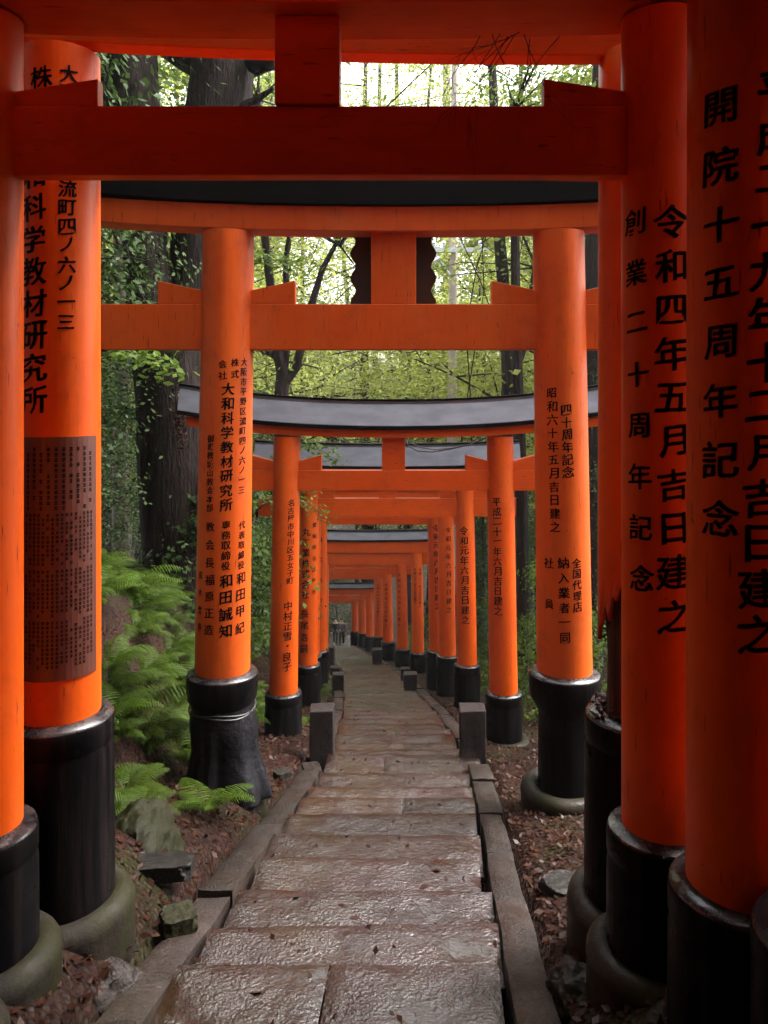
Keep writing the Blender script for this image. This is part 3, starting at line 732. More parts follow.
# black plastic sheet wrapped round the foot of the big gate's left pillar
P = BLD['A']['pill'][0]; org = Vector((P.x, P.y, zg(P.x, P.y)))
bm = bmesh.new(); zt_, zb2 = P.zb-.27, zg(P.x,P.y)-.05
prof = []
for k in range(26):
    tt = k/25; prof.append((P.r0*(1.12+.05*math.sin(tt*9)+.16*tt**1.3), zt_+(zb2-zt_)*tt))
def pleat(r, z, a):
    tt = (zt_-z)/(zt_-zb2); k = 1+tt*(.10*math.sin(a*11+2*math.sin(a*3))+.09*noise.noise((math.cos(a)*3,math.sin(a)*3,z*2)))
    k += .45*tt*max(0,math.cos(a+.55))**3
    return r*k
lathe(bm, [(prof[0][0]*1.0,zt_+.10),(prof[0][0]*1.03,zt_+.05)]+prof, 90, lambda z: (P.x,P.y), pleat)
bmesh.ops.translate(bm, verts=bm.verts, vec=-org)
ps = from_bm('plastic_sheet', bm, 'plastic_black'); ps.location = org; ps.modifiers.new('solid','SOLIDIFY').thickness = .004
tag(ps, 'black plastic sheet tied round the foot of the big left pillar', 'plastic sheet')
bm = bmesh.new(); rr = P.r0*1.20
for q in range(2):
    tube(bm, [Vector((rr*math.cos(a), rr*math.sin(a), zt_-.005-.02*q+.012*math.sin(a*3+q)-org.z)) for a in np.linspace(0,2*math.pi,40)], .006, 6, False)
from_bm('cord', bm, 'cord_white', ps)

# ------------------------------------------------------------------ ferns
def fern_mesh(seed, nf=11, ln=.62):
    rnd = random.Random(seed); V, Fc = [], []
    def quad(a, b, c, d_):
        i = len(V); V.extend([a,b,c,d_]); Fc.append((i,i+1,i+2,i+3))
    for k in range(nf):
        az = 2*math.pi*k/nf+rnd.uniform(-.3,.3); l = ln*rnd.uniform(.7,1.15); el = rnd.uniform(.75,1.15); droop = rnd.uniform(1.3,2.0)
        p = Vector((0,0,0)); N = 22; pts = []
        for j in range(N+1):
            tt = j/N; ang = el-droop*tt**1.3
            pts.append(p.copy()); p = p+Vector((math.cos(az)*math.cos(ang), math.sin(az)*math.cos(ang), math.sin(ang)))*l/N
        side = Vector((-math.sin(az), math.cos(az), 0)); tw = rnd.uniform(-.25,.25)
        for j in range(N):
            tt = j/N; a, b = pts[j], pts[j+1]; w_ = .005*(1-tt)+.0015; quad(a-side*w_, a+side*w_, b+side*w_, b-side*w_)
            if tt < .14: continue
            fw = (b-a).normalized(); up = fw.cross(side)
            pl = l*.30*math.sin(math.pi*min(1,(tt-.10)/.9)**.62)**1.0*(1.0)+.01
            for sgn in (-1, 1):
                dr = (side*sgn*math.cos(tw)+fw*.42-Vector((0,0,.30+.1*rnd.random()))).normalized()
                base = a+(b-a)*(.25 if sgn > 0 else .55); wv = fw*(l/N*.36)
                # leaflet in three tapering pieces with a saw edge
                q0, q1, q2, q3 = base, base+dr*pl*.4, base+dr*pl*.75-Vector((0,0,.006)), base+dr*pl-Vector((0,0,.016))
                quad(q0-wv*.5, q0+wv*.5, q1+wv*.9, q1-wv*.9); quad(q1-wv*.75, q1+wv*.75, q2+wv*.62, q2-wv*.62); quad(q2-wv*.45, q2+wv*.45, q3+wv*.05, q3-wv*.05)
    me = bpy.data.meshes.new('fern'); me.from_pydata([tuple(v) for v in V], [], Fc); me.materials.append(MATS['fern_green']); return me
FM = [fern_mesh(40+k, 9+k%4, .55+.08*(k%3)) for k in range(5)]
def fern(x, d, sc, lab, rz=None, grp='ferns on the left bank', dz=0, tilt=(0,0)):
    o = bpy.data.objects.new('fern', FM[random.randrange(5)]); col.objects.link(o)
    o.location = (x, d, zg(x,d)-.02+dz); o.rotation_euler = (tilt[0], tilt[1], random.uniform(0,6.28) if rz is None else rz); o.scale = (sc,sc,sc*random.uniform(.9,1.15))
    return tag(o, lab, 'fern', grp)
FERNLAB = 'green arching fern in the thick fern bank left of the gates'
fern(-1.30, 5.85, .62, 'bright fern leaning out over the kerb beside the wrapped pillar foot', 1.1, dz=.04, tilt=(0,.25))
fern(-1.72, 5.15, .7, 'small bright fern on the mossy boulder at the left', 2.0)
fern(-1.98, 5.0, .8, 'fern with fronds hanging just right of the near left pillar foot')
rf = random.Random(21); cnt = 0
for x, d, sc_ in ((-1.62,5.35,.6),(-1.86,5.75,.7),(-1.95,5.3,.62),(-2.1,6.1,.75),(-1.98,6.6,.7),(-2.2,5.5,.7)):
    fern(x, d, sc_, 'single arching fern at the foot of the fern bank near the mossy boulder', None, 'ferns at the foot of the bank', .03)
while cnt < 150:
    d = 4.8+7.5*rf.random()**.8; u = -(1.85+2.4*rf.random()); x = xc(d)+u
    if abs(x-BLD['A']['pill'][0].x) < .5 and abs(d-6.69) < .45: continue
    fern(x, d, rf.uniform(.55,.95), FERNLAB); cnt += 1
for k in range(8):
    d = rf.uniform(9,22); x = xc(d)+rf.uniform(1.9,3.2); fern(x, d, rf.uniform(.5,.9), 'small fern in the undergrowth right of the gates', None, 'ferns right of the gates')
for k in range(10):
    d = rf.uniform(9,26); x = xc(d)-rf.uniform(1.15,1.9); fern(x, d, rf.uniform(.3,.55), 'small fern growing between the left pillar feet', None, 'ferns between the left feet')

# ------------------------------------------------------------------ leaf clouds, shrubs and trees
def leaf_quads(C, size, flat=.5, seed=0, fold=True):
    """kite-shaped leaves at points C (n,3)"""
    g = np.random.default_rng(seed); n = len(C)
    nr = g.normal(size=(n,3)); nr[:,2] = np.abs(nr[:,2])+flat*1.5; nr /= np.linalg.norm(nr,axis=1)[:,None]
    a = g.normal(size=(n,3)); a -= (a*nr).sum(1)[:,None]*nr; a /= np.linalg.norm(a,axis=1)[:,None]
    b = np.cross(nr, a); s = size*g.uniform(.6,1.3,n)[:,None]
    v = np.stack([C-a*s*.5, C+b*s*.27-a*s*.05-nr*s*.05, C+a*s*.5-nr*s*.08, C-b*s*.27-a*s*.05-nr*s*.05], 1).reshape(-1,3)
    return v
def leaf_mesh(name, v, mat):
    n = len(v)//4; me = bpy.data.meshes.new(name)
    me.vertices.add(len(v)); me.vertices.foreach_set('co', v.astype(np.float32).ravel())
    me.loops.add(n*4); me.loops.foreach_set('vertex_index', np.arange(n*4,dtype=np.int32))
    me.polygons.add(n); me.polygons.foreach_set('loop_start', np.arange(0,n*4,4,dtype=np.int32))
    me.update(calc_edges=True); me.materials.append(MATS[mat]); return me
def tree_proto(seed, h, crown_lo, spread, nl, leaf, lmat, bmat, r0, layered=False, nb=16, lean=0):
    rnd = random.Random(seed); g = np.random.default_rng(seed); bm = bmesh.new()
    pts = [Vector((lean*z/h*h*.15+.25*noise.noise((seed,z*.25,0)), .25*noise.noise((0,z*.25,seed)), z)) for z in np.linspace(-.6,h,12)]
    rad = [r0*(1.25 if i == 0 else 1)*(1-.82*i/11) for i in range(12)]
    tube(bm, pts, rad, 9, True, .15)
    tips = []
    for k in range(nb):
        tt = crown_lo+(1-crown_lo)*(k+.5)/nb; p = pts[0].lerp(pts[-1], 0); i = min(10, int(tt*11)); p = pts[i].lerp(pts[i+1], tt*11-i)
        az = k*2.4+rnd.uniform(-.5,.5); ln = spread*(1-.55*((tt-crown_lo)/(1-crown_lo))**1.5)*rnd.uniform(.55,1.15); el = rnd.uniform(.15,.75) if not layered else rnd.uniform(-.05,.4)
        q = [p]; dr = Vector((math.cos(az)*math.cos(el), math.sin(az)*math.cos(el), math.sin(el)))
        for j in range(4):
            dr = (dr+Vector((rnd.uniform(-.3,.3),rnd.uniform(-.3,.3),rnd.uniform(-.12,.2)))).normalized(); q.append(q[-1]+dr*ln/4)
        rb = max(.012, r0*(1-.8*tt)*.45); tube(bm, q, [rb, rb*.75, rb*.5, rb*.35, rb*.15], 5)
        for j in (2,3,4):
            tips.append((q[j], ln*.32))
            for _ in range(2):
                e = q[j]+Vector((rnd.gauss(0,1),rnd.gauss(0,1),rnd.gauss(0,.5)))*ln*.25
                tube(bm, [q[j], (q[j]+e)/2+Vector((0,0,.05*ln)), e], [rb*.3, rb*.2, rb*.08], 4); tips.append((e, ln*.26))
    per = max(1, nl//len(tips)); C = []
    for p, sg in tips:
        k = int(per*rnd.uniform(.3,1.8)); zs = .28 if layered else .6
        C.append(np.array(p)+g.normal(size=(k,3))*np.array([sg,sg,sg*zs])*.8)
    C = np.concatenate(C)
    bmesh.ops.recalc_face_normals(bm, faces=bm.faces); tm = bpy.data.meshes.new('trunk'); bm.to_mesh(tm); bm.free(); tm.materials.append(MATS[bmat])
    tm.polygons.foreach_set('use_smooth', [True]*len(tm.polygons))
    return tm, leaf_mesh('crown', leaf_quads(C, leaf, .6 if layered else .25, seed), lmat)
PR = {
 'maple': [tree_proto(1, 13, .35, 4.8, 13000, .16, 'leaf_bright', 'bark', .20, True, 18), tree_proto(2, 15, .42, 4.6, 13000, .16, 'leaf_bright', 'bark', .18, True, 18), tree_proto(5, 11, .3, 4.2, 11000, .14, 'leaf_bright', 'bark', .15, True, 16)],
 'tall': [tree_proto(21, 13, .30, 4.6, 17000, .078, 'leaf_bright', 'bark', .15, True, 20), tree_proto(22, 12, .26, 4.4, 17000, .078, 'leaf_bright', 'bark', .14, True, 18)],
 'broad': [tree_proto(3, 14, .32, 4.0, 9000, .16, 'leaf_mid', 'bark', .24, False, 20), tree_proto(4, 12, .28, 3.4, 8000, .15, 'leaf_mid', 'bark', .2, False, 18)],
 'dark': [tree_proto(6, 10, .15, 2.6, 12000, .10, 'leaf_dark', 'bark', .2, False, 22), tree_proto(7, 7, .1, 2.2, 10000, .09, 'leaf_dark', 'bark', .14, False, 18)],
 'cedar': [tree_proto(8, 21, .45, 2.3, 7000, .2, 'leaf_dark', 'bark_pale', .24, False, 26), tree_proto(9, 24, .5, 2.5, 7000, .2, 'leaf_mid', 'bark_pale', .26, False, 26)],
 'shrub': [tree_proto(10, 2.6, .08, 1.1, 4500, .085, 'leaf_mid', 'bark', .05, False, 14), tree_proto(11, 2.0, .05, 1.0, 4000, .08, 'leaf_dark', 'bark', .04, False, 12), tree_proto(12, 1.6, .05, .8, 3000, .075, 'leaf_bright', 'bark', .03, False, 11)],
}
def tree(kind, x, d, sc, label, cat='tree', group=None, name=None, z=None, idx=None, rz=None):
    tm, cm = PR[kind][random.randrange(len(PR[kind])) if idx is None else idx]
    r = empty(name or {'maple':'maple_tree','tall':'maple_tree','broad':'broadleaf_tree','dark':'evergreen_tree','cedar':'cedar_tree','shrub':'shrub'}[kind], (x, d, zg(x,d) if z is None else z), label, cat, group)
    r.rotation_euler = (0,0,random.uniform(0,6.28) if rz is None else rz); r.scale = (sc,sc,sc*random.uniform(.92,1.12))
    for nm, me in (('trunk' if kind != 'shrub' else 'stem', tm), ('crown' if kind != 'shrub' else 'foliage', cm)):
        o = bpy.data.objects.new(nm, me); col.objects.link(o); o.parent = r
    return r
rt = random.Random(77)
G_L, G_R, G_F = 'trees on the left slope', 'trees on the right slope', 'trees closing the far end'
for k in range(16):
    d = 15+k*2.9+rt.uniform(-1,1); u = -rt.uniform(6.2,11)-(d*.05); kind = rt.choice(['maple','maple','broad','cedar'])
    tree(kind, xc(d)+u, d, rt.uniform(.85,1.2), {'maple':'yellow-green leafy tree on the misty left slope','broad':'mid green broad tree on the misty left slope','cedar':'tall straight pale-trunked tree on the misty left slope'}[kind], group=G_L)
for k in range(16):
    d = 14+k*3.0+rt.uniform(-1,1); u = rt.uniform(6.6,11)+(d*.05); kind = rt.choice(['maple','broad','cedar','broad'])
    tree(kind, xc(d)+u, d, rt.uniform(.85,1.2), {'maple':'yellow-green leafy tree on the misty right slope','broad':'mid green broad tree on the misty right slope','cedar':'tall straight pale-trunked tree on the misty right slope'}[kind], group=G_R)
for k in range(18):
    d = 60+rt.uniform(0,24); x = -3+(k-8.5)*3.4+rt.uniform(-1,1); kind = rt.choice(['maple','maple','broad','cedar'])
    tree(kind, x, d, rt.uniform(1.3,1.9), {'maple':'hazy yellow-green tree closing the view beyond the last gate','broad':'hazy green tree closing the view beyond the last gate','cedar':'hazy tall slim tree closing the view beyond the last gate'}[kind], group=G_F)
for k in range(9):
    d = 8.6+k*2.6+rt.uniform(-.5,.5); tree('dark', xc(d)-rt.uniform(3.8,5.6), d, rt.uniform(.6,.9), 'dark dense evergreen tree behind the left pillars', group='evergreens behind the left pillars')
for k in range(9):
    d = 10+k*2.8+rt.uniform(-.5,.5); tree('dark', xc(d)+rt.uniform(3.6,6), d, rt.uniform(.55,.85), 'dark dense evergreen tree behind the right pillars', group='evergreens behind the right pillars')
for k in range(14):
    d = 11.4+k*2.2+rt.uniform(-.4,.4); tree('shrub', xc(d)-rt.uniform(2.1,2.9), d, rt.uniform(.7,1.15), 'leafy shrub crowding the left row of pillars', 'shrub', 'shrubs by the left row of pillars')
for k in range(12):
    d = 9.5+k*2.4+rt.uniform(-.4,.4); tree('shrub', xc(d)+rt.uniform(2.3,3.2), d, rt.uniform(.55,1.0), 'leafy shrub behind the right row of pillars', 'shrub', 'shrubs by the right row of pillars')
for k in range(9):  # unseen evergreen rows, added to keep side light off the near gates
    for sg in (-1, 1):
        d = -9+k*1.75+rt.uniform(-.3,.3)
        if sg > 0 and d > 2.5: continue
        tree('dark', xc(d)+sg*rt.uniform(4.5,5.1), d, rt.uniform(1.1,1.4), 'added evergreen tree keeping side light off the near gates, outside the frame', group='added evergreens beside the viewpoint', idx=0)
for k in range(4):  # unseen broad crowns, added as a canopy that darkens the near gates
    for sg in (-1, 1):
        d = -10+k*2.6+rt.uniform(-.4,.4); tree('broad', xc(d)+sg*rt.uniform(5.6,7), d, rt.uniform(1.0,1.3), 'added broad tree shading the near gates from above, outside the frame', group='added broad trees beside the viewpoint')
for k in range(14):
    d = 23+k*2.6+rt.uniform(-.8,.8); u = (-1)**k*rt.uniform(5.2,7.0)
    tree('maple', xc(d)+u, d, rt.uniform(.95,1.25), 'bright yellow-green maple arching over the far gates', group='maples over the far gates')
for k in range(10):  # unseen evergreens, added to shut out light from the tunnel's rear end
    tree('dark', -5.4+k*1.2, -8.2-(k%2)*1.5, 1.2, 'added evergreen tree blocking light from behind the viewpoint, outside the frame', group='added evergreens blocking light from behind', idx=k%2)
for k in range(11):  # unseen low shrubs, added to stop light coming in between the near pillars
    for sg in (-1, 1):
        d = -6.5+k*.95
        if sg > 0 and d > 2.9: continue
        tree('shrub', xc(d)+sg*(3.2+.2*(k%2)), d, 1.35, 'added shrub blocking low light beside the near gates, outside the frame', 'shrub', 'added shrubs beside the viewpoint', idx=1)
for k, (d, u, sc_) in enumerate(((38,-6.5,1.9),(41,5.5,1.95),(45,-4.5,2.1),(48,4.0,2.2),(53,-2.5,2.3),(44,4.8,2.8),(46,-4.2,2.75),(42,9.5,2.7),(49,1.5,2.9),(44,10,2.0),(43,-11,2.0))):
    tree('tall', xc(d)+u, d, sc_, 'tall bright yellow-green maple rising behind the gates', group='tall maples behind the gates', idx=k%2)
for k in range(9):
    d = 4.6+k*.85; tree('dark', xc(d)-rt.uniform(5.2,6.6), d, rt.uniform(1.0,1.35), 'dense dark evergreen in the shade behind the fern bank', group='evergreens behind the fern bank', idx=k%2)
for k in range(4):  # unseen evergreens, added to cut down light from the right
    d = 2.0+k*.6; tree('dark', xc(d)+rt.uniform(5.6,6.2), d, rt.uniform(.9,1.2), 'added unseen evergreen cutting light to the right of the near gates', group='added evergreens right of the near gates', idx=k%2)
tree('shrub', -3.5, 61, 2.2, 'dark shrub at the end of the steps behind the walkers', 'shrub', idx=1)
tree('shrub', -5.2, 60, 2.4, 'tall dark shrub left of the walkers at the end of the steps', 'shrub', idx=1)
# far wood: one mass on the opposite hillside
g = np.random.default_rng(5); C = []
for k in range(420):
    d = g.uniform(84,190); x = g.uniform(-.75,.75)*d; hgt = g.uniform(8,16); z0 = zg(x,d)
    kk = 170; c = g.normal(size=(kk,3))*np.array([2.6,2.6,hgt*.26])+np.array([x,d,z0+hgt*.62]); C.append(c)
fw_ = link('far_wood', leaf_mesh('far_wood', leaf_quads(np.concatenate(C), .75, .3, 3), 'leaf_mid'), [])
tag(fw_, 'pale misty wood on the far hillside', 'woodland', None, 'stuff')

# the great forked tree on the left
def big_tree():
    dB = 11.6; base = PX(186, 668, dB); root = empty('great_tree', base, 'huge dark forked tree trunk leaning behind the big gate on the left', 'tree')
    bm = bmesh.new()
    tr = [(188,700,46),(183,640,38),(180,560,36),(176,470,36),(172,400,37),(168,350,36)]
    def P2(x, y, dd=dB): return PX(x, y, dd)-base
    tube(bm, [P2(x,y) for x,y,_ in tr], [r_/S(dB) for *_, r_ in tr], 22, True, .16)
    s1 = [(168,395,26),(158,350,25),(150,300,23),(146,250,22),(138,170,25),(132,80,27),(128,-60,24),(118,-260,18),(100,-520,11)]
    s2 = [(184,400,24),(188,350,24),(192,290,24),(200,220,28),(214,140,34),(222,80,33),(226,-40,29),(236,-240,22),(250,-520,13)]
    for st, off in ((s1,.0),(s2,.25)):
        tube(bm, [P2(x,y,dB+off*min(1,max(0,(400-y)/100))) for x,y,_ in st], [r_/S(dB) for *_, r_ in st], 20, True, .14)
    # knots and stubs
    for x, y, r_ in ((262,62,13),):
        tube(bm, [P2(x-6,y), P2(x+3,y-3,dB-.2), P2(x+9,y-12,dB-.35)], [r_/S(dB),r_*.9/S(dB),r_*.5/S(dB)], 10)
    tube(bm, [P2(236,110), P2(256,100), P2(274,88,dB-.2)], [.09,.06,.03], 7)
    rnd = random.Random(4); C = []
    for k in range(15):
        st = (s1,s2)[k%2]; i = 4+k%4; x, y, r_ = st[i]; p = P2(x,y); az = rnd.uniform(0,6.28); q = [p]; dr = Vector((math.cos(az),math.sin(az),.4))
        if dr.y < -.2: dr.y *= -.6
        for j in range(4): dr = (dr+Vector((rnd.uniform(-.3,.3),rnd.uniform(-.3,.3),rnd.uniform(-.1,.3)))).normalized(); q.append(q[-1]+dr*1.1)
        tube(bm, q, [.16,.12,.08,.05,.02], 6)
        if k > 2:
            for j in (2,3,4): C.append(np.array(q[j])+rng.normal(size=(260,3))*np.array([.7,.7,.4])+np.array([0,0,.6]))
    from_bm('trunk', bm, 'bark', root)
    o = bpy.data.objects.new('crown', leaf_mesh('crown', leaf_quads(np.concatenate(C), .14, .4, 8), 'leaf_mid')); col.objects.link(o); o.parent = root
    # dead clump hanging on the trunk
    C2 = np.array(P2(180,418,dB-.62))+rng.normal(size=(260,3))*np.array([.05,.05,.17]); o = bpy.data.objects.new('dead_clump', leaf_mesh('dead_clump', leaf_quads(C2, .06, 0, 9), 'litter')); col.objects.link(o); o.parent = root; o['kind'] = 'stuff'
big_tree()

# named single trunks
def trunk_tree(px_pts, d, mat, label, name='slim_tree', crown='leaf_bright', leaf=.12, n=1500, forks=()):
    base = PX(px_pts[0][0], px_pts[0][1], d); root = empty(name, base, label, 'tree'); bm = bmesh.new(); C = []
    for pts in (px_pts,)+tuple(forks):
        q = [PX(x,y,d)-base for x,y,_ in pts]; tube(bm, q, [r_/S(d) for *_, r_ in pts], 9, True, .12)
    tops = [px_pts[-1]]+[f[-1] for f in forks]
    rnd = random.Random(int(px_pts[0][0])); g = np.random.default_rng(int(px_pts[0][0]))
    for x, y, _ in tops:
        for k in range(8):
            e = PX(x,y,d)-base+Vector((rnd.gauss(0,1.1),rnd.gauss(0,1.1),rnd.uniform(-.6,1.6))); tube(bm, [PX(x,y,d)-base+Vector((0,0,-.2)), e], [.03,.01], 4)
            C.append(np.array(e)+g.normal(size=(n//8//len(tops)+1,3))*np.array([.7,.7,.28]))
    from_bm('trunk', bm, mat, root)
    o = bpy.data.objects.new('crown', leaf_mesh('crown', leaf_quads(np.concatenate(C), leaf, .5, 3), crown)); col.objects.link(o); o.parent = root
trunk_tree([(284,640,9),(283,480,8),(281,400,7.5),(283,372,7),(278,350,6)], 16.5, 'bark', 'slim dark tree forking above the curved grey roof, left of centre', n=1600, crown='leaf_mid',
           forks=([(283,385,5),(296,368,4.5),(310,310,4),(322,270,3),(340,236,2)], [(278,352,5.5),(272,300,4.5),(262,210,4),(258,90,3)], [(284,372,4.5),(289,320,4),(285,262,3),(300,180,2.4)]))
trunk_tree([(591,700,11),(593,420,10),(592,320,10),(594,240,9),(600,80,8),(608,-80,6)], 15.0, 'bark', 'dark trunk just right of the big right pillar', crown='leaf_dark')
trunk_tree([(521,720,7),(523,600,6.5),(522,500,6),(520,420,5.5),(516,330,5),(514,100,4)], 15.2, 'bark', 'grey-brown trunk between the right pillars below the beams', crown='leaf_mid')
trunk_tree([(448,622,5.5),(449,420,5.2),(448,360,5),(447,200,4.5),(446,-40,3)], 62, 'bark_pale', 'pale reddish straight trunk in the mist at centre right', crown='leaf_bright', leaf=.17, n=1800)
trunk_tree([(400,622,3.4),(401,420,3.3),(402,350,3),(398,240,2.6),(396,0,2)], 64, 'bark', 'thin straight dark trunk in the mist at centre', crown='leaf_mid', leaf=.18)
trunk_tree([(378,622,3),(377,420,3),(375,350,2.8),(377,240,2.4),(380,60,2)], 66, 'bark', 'thinnest misty trunk left of the centre plaque', crown='leaf_bright', leaf=.18)
trunk_tree([(508,640,8),(509,400,7.5),(508,340,7),(500,240,6),(492,60,4)], 21, 'bark', 'thick dark trunk right of centre above the roof', crown='leaf_mid', leaf=.14, forks=([(509,392,4),(523,350,3.5),(536,260,2.6)],))
trunk_tree([(357,622,2.6),(358,420,2.6),(350,330,2.4),(342,240,2)], 65, 'bark', 'thin leaning misty trunk left of centre', crown='leaf_bright', leaf=.18)
trunk_tree([(120,640,9),(121,420,8),(124,330,7),(118,200,6),(116,60,5)], 17, 'bark_pale', 'faint trunk in the left gap behind the near left pillar', crown='leaf_mid', leaf=.13)

# thin bare saplings between the beams on the right
def sapling(pts, d, label, r=.018):
    bm = bmesh.new(); base = PX(*pts[0], d)
    tube(bm, [PX(x,y,d)-base for x,y in pts], [r*(1-.6*i/len(pts)) for i in range(len(pts))], 6)
    rnd = random.Random(int(pts[0][0]))
    for i in range(1,len(pts)):
        for k in range(2):
            a = PX(*pts[i], d)-base; e = a+Vector((rnd.uniform(-.6,.6),rnd.uniform(-.3,.3),rnd.uniform(.2,.7))); tube(bm, [a,(a+e)/2+Vector((.05,0,.04)),e], [r*.4,r*.3,r*.12], 5)
    o = from_bm('sapling', bm, 'bark'); o.location = base; tag(o, label, 'sapling', 'bare saplings right of centre')
sapling([(470,640),(472,420),(466,330),(476,270),(488,230),(492,150)], 17, 'bare thin sapling between strut and right pillar, curving right')
sapling([(520,640),(514,420),(498,330),(480,280),(462,242),(450,180)], 17.5, 'bare thin sapling slanting up to the left behind the tie beam')
sapling([(500,640),(500,420),(506,330),(512,290),(522,245),(530,150)], 18, 'bare thin sapling close to the right pillar, upright')
sapling([(455,640),(462,430),(478,330),(484,290),(482,240),(476,120)], 18.5, 'bare crooked sapling beside the utility pole')

# utility pole
def pole():
    d = 27; base = PX(443, 600, d); root = empty('utility_pole', base, 'pale utility pole with a white crossarm in the trees', 'utility pole'); bm = bmesh.new()
    tube(bm, [PX(450,640,d)-base, PX(453,300,d)-base, PX(455,60,d)-base], [.17,.15,.12], 14); from_bm('post', bm, 'pole_concrete', root)
    bm = bmesh.new(); a, c = PX(432,250,d-.2)-base, PX(489,255,d-.2)-base; add_box(bm, a.x, c.x, a.y-.05, a.y+.05, a.z-.075, a.z+.075)
    arm = from_bm('crossarm', bm, 'galvanised', root, False)
    for x in (434,444,462,480):
        bm = bmesh.new(); q = PX(x,250,d-.2)-base; lathe(bm, [(.02,0),(.06,.08),(.05,.12),(.075,.16),(.04,.24),(.0,.27)], 12)
        bmesh.ops.translate(bm, verts=bm.verts, vec=q+Vector((0,0,.076))); from_bm('insulator', bm, 'galvanised', arm)
    bm = bmesh.new(); tube(bm, [PX(435,254,d-.2)-base, PX(450,275,d-.12)-base], .04, 6); tube(bm, [PX(433,262,d-.25)-base, PX(440,258,d-.25)-base], .09, 8)
    from_bm('brace', bm, 'galvanised', root)
    for k in range(2):
        bm = bmesh.new(); tube(bm, [PX(434+28*k,246,d-.2)-base, Vector((-14,6,9.2+k*.1))*1.0], .012, 5); from_bm('wire', bm, 'twig', root)
pole()

# dry hanging twig caught under the overhead beams
def twig():
    rnd = random.Random(12); bm = bmesh.new(); base = PX(535, 28, 3.1)
    def br(p, dr, l, r, dep):
        q = [p]
        for j in range(5):
            dr = (dr+Vector((rnd.uniform(-.25,.25),rnd.uniform(-.15,.15),rnd.uniform(-.22,.16)))).normalized(); q.append(q[-1]+dr*l/5)
        tube(bm, q, [r,r*.85,r*.7,r*.5,r*.3,r*.15], 5)
        if dep:
            for j in range(1,5):
                if rnd.random() < .8:
                    br(q[j], (dr+Vector((rnd.uniform(-.9,.9),rnd.uniform(-.2,.2),rnd.uniform(-.9,.3)))).normalized(), l*.55, r*.5, dep-1)
    for x, y, a, l in ((515,34,(-.5,0,-.9),.40),(500,34,(-.35,0,-1),.36),(520,32,(-.95,0,-.35),.30),(492,34,(.1,0,-1),.24),(560,36,(-.7,0,-.5),.30),(508,36,(-.6,.1,-.8),.42),(530,38,(-.2,0,-1),.30),(480,36,(-.4,0,-.9),.32),(524,34,(.3,0,-1),.34),(512,35,(-.8,0,-.6),.38)):
        br(PX(x,y,3.09)-base, Vector(a).normalized(), l, .0022, 2)
    o = from_bm('bare_twig', bm, 'twig'); o.location = base; tag(o, 'bare dry twigs hanging below the overhead beam', 'twig')
twig()

# leafy spray reaching in before the second gates on the left
def spray(name, pts, d, n, leaf, mat, label, spread=.12, seed=1):
    base = PX(*pts[0], d); root = empty(name, base, label, 'branch'); bm = bmesh.new(); C = []; g = np.random.default_rng(seed)
    q = [PX(x,y,d)-base for x,y in pts]; tube(bm, q, [.012*(1-.8*i/len(q)) for i in range(len(q))], 5)
    for i in range(1,len(q)):
        k = n//(len(q)-1); tt = g.uniform(0,1,(k,1)); C.append(np.array(q[i-1])*(1-tt)+np.array(q[i])*tt+g.normal(size=(k,3))*np.array([spread,spread,spread*.5]))
    from_bm('stem', bm, 'twig', root); o = bpy.data.objects.new('foliage', leaf_mesh('foliage', leaf_quads(np.concatenate(C), leaf, .5, seed), mat)); col.objects.link(o); o.parent = root
spray('leafy_branch', [(255,470),(285,452),(305,446),(325,452),(338,462)], 12.2, 220, .09, 'leaf_mid', 'leafy green spray reaching in before the cable-roofed gate', .10, 4)
spray('leafy_branch', [(262,500),(290,498),(312,506),(326,520)], 12.6, 110, .08, 'leaf_mid', 'small leafy spray hanging beside the 丸工業株式会社 pillar', .09, 5)
spray('leafy_branch', [(70,330),(100,345),(130,352),(158,362),(172,378)], 8.6, 260, .11, 'leaf_mid', 'drooping green branch across the great trunk at the left', .13, 6)
spray('leafy_branch', [(240,265),(262,258),(285,262),(306,272)], 12.5, 260, .11, 'leaf_mid', 'leafy spray seen between the left wedge and the lintel', .16, 7)

# ------------------------------------------------------------------ leaf litter
def litter():
    g = np.random.default_rng(31); C = []
    while len(C) < 15000:
        d = 1.8+13*g.random()**1.5; u = g.choice((-1,1))*g.uniform(.98,2.6)
        x = xc(d)+u; C.append((x, d, zg(x,d)+.012+.012*g.random()))
    from mathutils.bvhtree import BVHTree
    pm_ = bpy.data.objects['path'].data; bv = BVHTree.FromPolygons([q.co.copy() for q in pm_.vertices], [tuple(q.vertices) for q in pm_.polygons])
    for k in range(230):
        d = 2.6+12*g.random(); x = xc(d)+HW*(1-2*g.random()**.6)*(1 if k%2 else -1)
        h = bv.ray_cast(Vector((x,d,0)), Vector((0,0,-1)))
        if h[0]: C.append((x, d, h[0].z+.006))
    C = np.array(C); v = leaf_quads(C, .052, 1.2, 5); o = link('fallen_leaves', leaf_mesh('fallen_leaves', v, 'litter'), [])
    tag(o, 'wet brown fallen leaves carpeting the soil beside the steps', 'leaf litter', None, 'stuff')
litter()

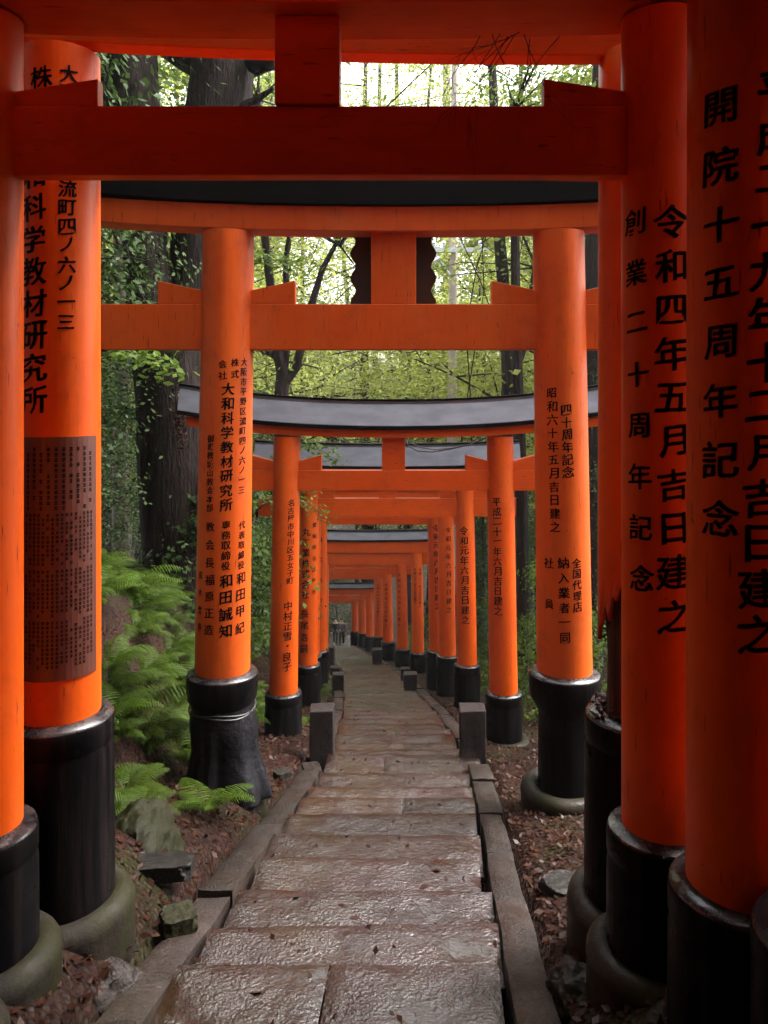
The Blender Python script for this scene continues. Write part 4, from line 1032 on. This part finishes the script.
# ------------------------------------------------------------------ two walkers at the end of the steps
def person(px, yf, d, top, hand_bag, label, ph):
    s = S(d); base = PX(px, yf, d); base.z = -path_h(d)
    root = empty('person', base, label, 'person')
    H = 1.66
    J = {'pelvis':(0,0,.93,.15),'waist':(0,0,1.08,.135),'chest':(0,0,1.28,.16),'neckb':(0,0,1.41,.085),'neck':(0,0,1.47,.055),'head':(0,-.01,1.57,.095),'crown':(0,-.005,1.64,.07)}
    for sg, n in ((-1,'l'),(1,'r')):
        sw = ph*sg
        J.update({n+'hip':(sg*.09,0,.88,.10),n+'knee':(sg*.10,-.06-sw*.10,.49,.065),n+'ankle':(sg*.10,-sw*.22+.02,.09+(.04 if sw<0 else 0),.042),n+'toe':(sg*.11,-sw*.22-.13,.04+(.03 if sw<0 else 0),.035),
                  n+'sho':(sg*.18,0,1.38,.065),n+'elb':(sg*.235,.03+sw*.10,1.11,.048),n+'wri':(sg*.225,-.05+sw*.16,.88,.034),n+'hand':(sg*.22,-.07+sw*.18,.80,.036)})
    E_ = [('pelvis','waist'),('waist','chest'),('chest','neckb'),('neckb','neck'),('neck','head'),('head','crown')]
    for n in 'lr': E_ += [('pelvis',n+'hip'),(n+'hip',n+'knee'),(n+'knee',n+'ankle'),(n+'ankle',n+'toe'),('neckb',n+'sho'),(n+'sho',n+'elb'),(n+'elb',n+'wri'),(n+'wri',n+'hand')]
    def skin(name, names, mat, grow=0):
        idx = {n:i for i, n in enumerate(names)}; me = bpy.data.meshes.new(name)
        me.from_pydata([J[n][:3] for n in names], [(idx[a],idx[b]) for a, b in E_ if a in idx and b in idx], [])
        o = link(name, me, mat, root); md = o.modifiers.new('skin','SKIN')
        lay = me.skin_vertices[0].data if me.skin_vertices else None
        if lay is None:
            bpy.context.view_layer.objects.active = o; lay = me.skin_vertices[0].data
        for n, i in idx.items(): lay[i].radius = (J[n][3]+grow, (J[n][3]+grow)*(.75 if n in ('chest','waist','pelvis') else 1)); lay[i].use_root = (i == 0)
        o.modifiers.new('sub','SUBSURF').levels = 1; return o
    skin('body', list(J), 'skin')
    skin('trousers', ['pelvis','lhip','rhip','lknee','rknee','lankle','rankle'], 'cloth_dark', .014)
    skin('jacket', ['waist','pelvis','chest','neckb','lsho','rsho','lelb','relb','lwri','rwri'], top, .018)
    bm = bmesh.new(); bmesh.ops.create_icosphere(bm, subdivisions=3, radius=.103)
    for v in bm.verts:
        if v.co.z < .0 and v.co.y < .03: v.co *= .7
        v.co.z *= 1.05
    bmesh.ops.translate(bm, verts=bm.verts, vec=(0,.045,1.625)); from_bm('hair', bm, 'hair', root)
    if hand_bag:
        bm = bmesh.new(); add_box(bm, -.13,.13,.02,.14,-.2,.16); bmesh.ops.subdivide_edges(bm, edges=bm.edges[:], cuts=2, use_grid_fill=True)
        o = from_bm('backpack', bm, 'bag'); o.location = base+Vector((.02,.13,1.22)); o.modifiers.new('s','SUBSURF').levels = 2; tag(o, 'dark backpack on the right walker', 'backpack')
person(335.5, 647, 50, 'cloth_dark', False, 'left walker in dark clothes near the far end of the steps', .8)
person(341.8, 647, 48.8, 'cloth_grey', True, 'right walker in a grey top near the far end of the steps', -.9)

# ------------------------------------------------------------------ mist between the trees
bm = bmesh.new(); add_box(bm, -158, 158, -46, 236, -42, 62)
hz = from_bm('haze', bm, [], None, False); hz['kind'] = 'stuff'; hz['label'] = 'thin pale mist between the trees'
m = bpy.data.materials.new('haze'); m.use_nodes = True; t = m.node_tree; t.nodes.clear()
oo = t.nodes.new('ShaderNodeOutputMaterial'); pv = t.nodes.new('ShaderNodeVolumePrincipled')
pv.inputs['Color'].default_value = (.93,.95,.92,1); pv.inputs['Density'].default_value = .0006; pv.inputs['Anisotropy'].default_value = .2
t.links.new(pv.outputs[0], oo.inputs['Volume']); hz.data.materials.append(m)
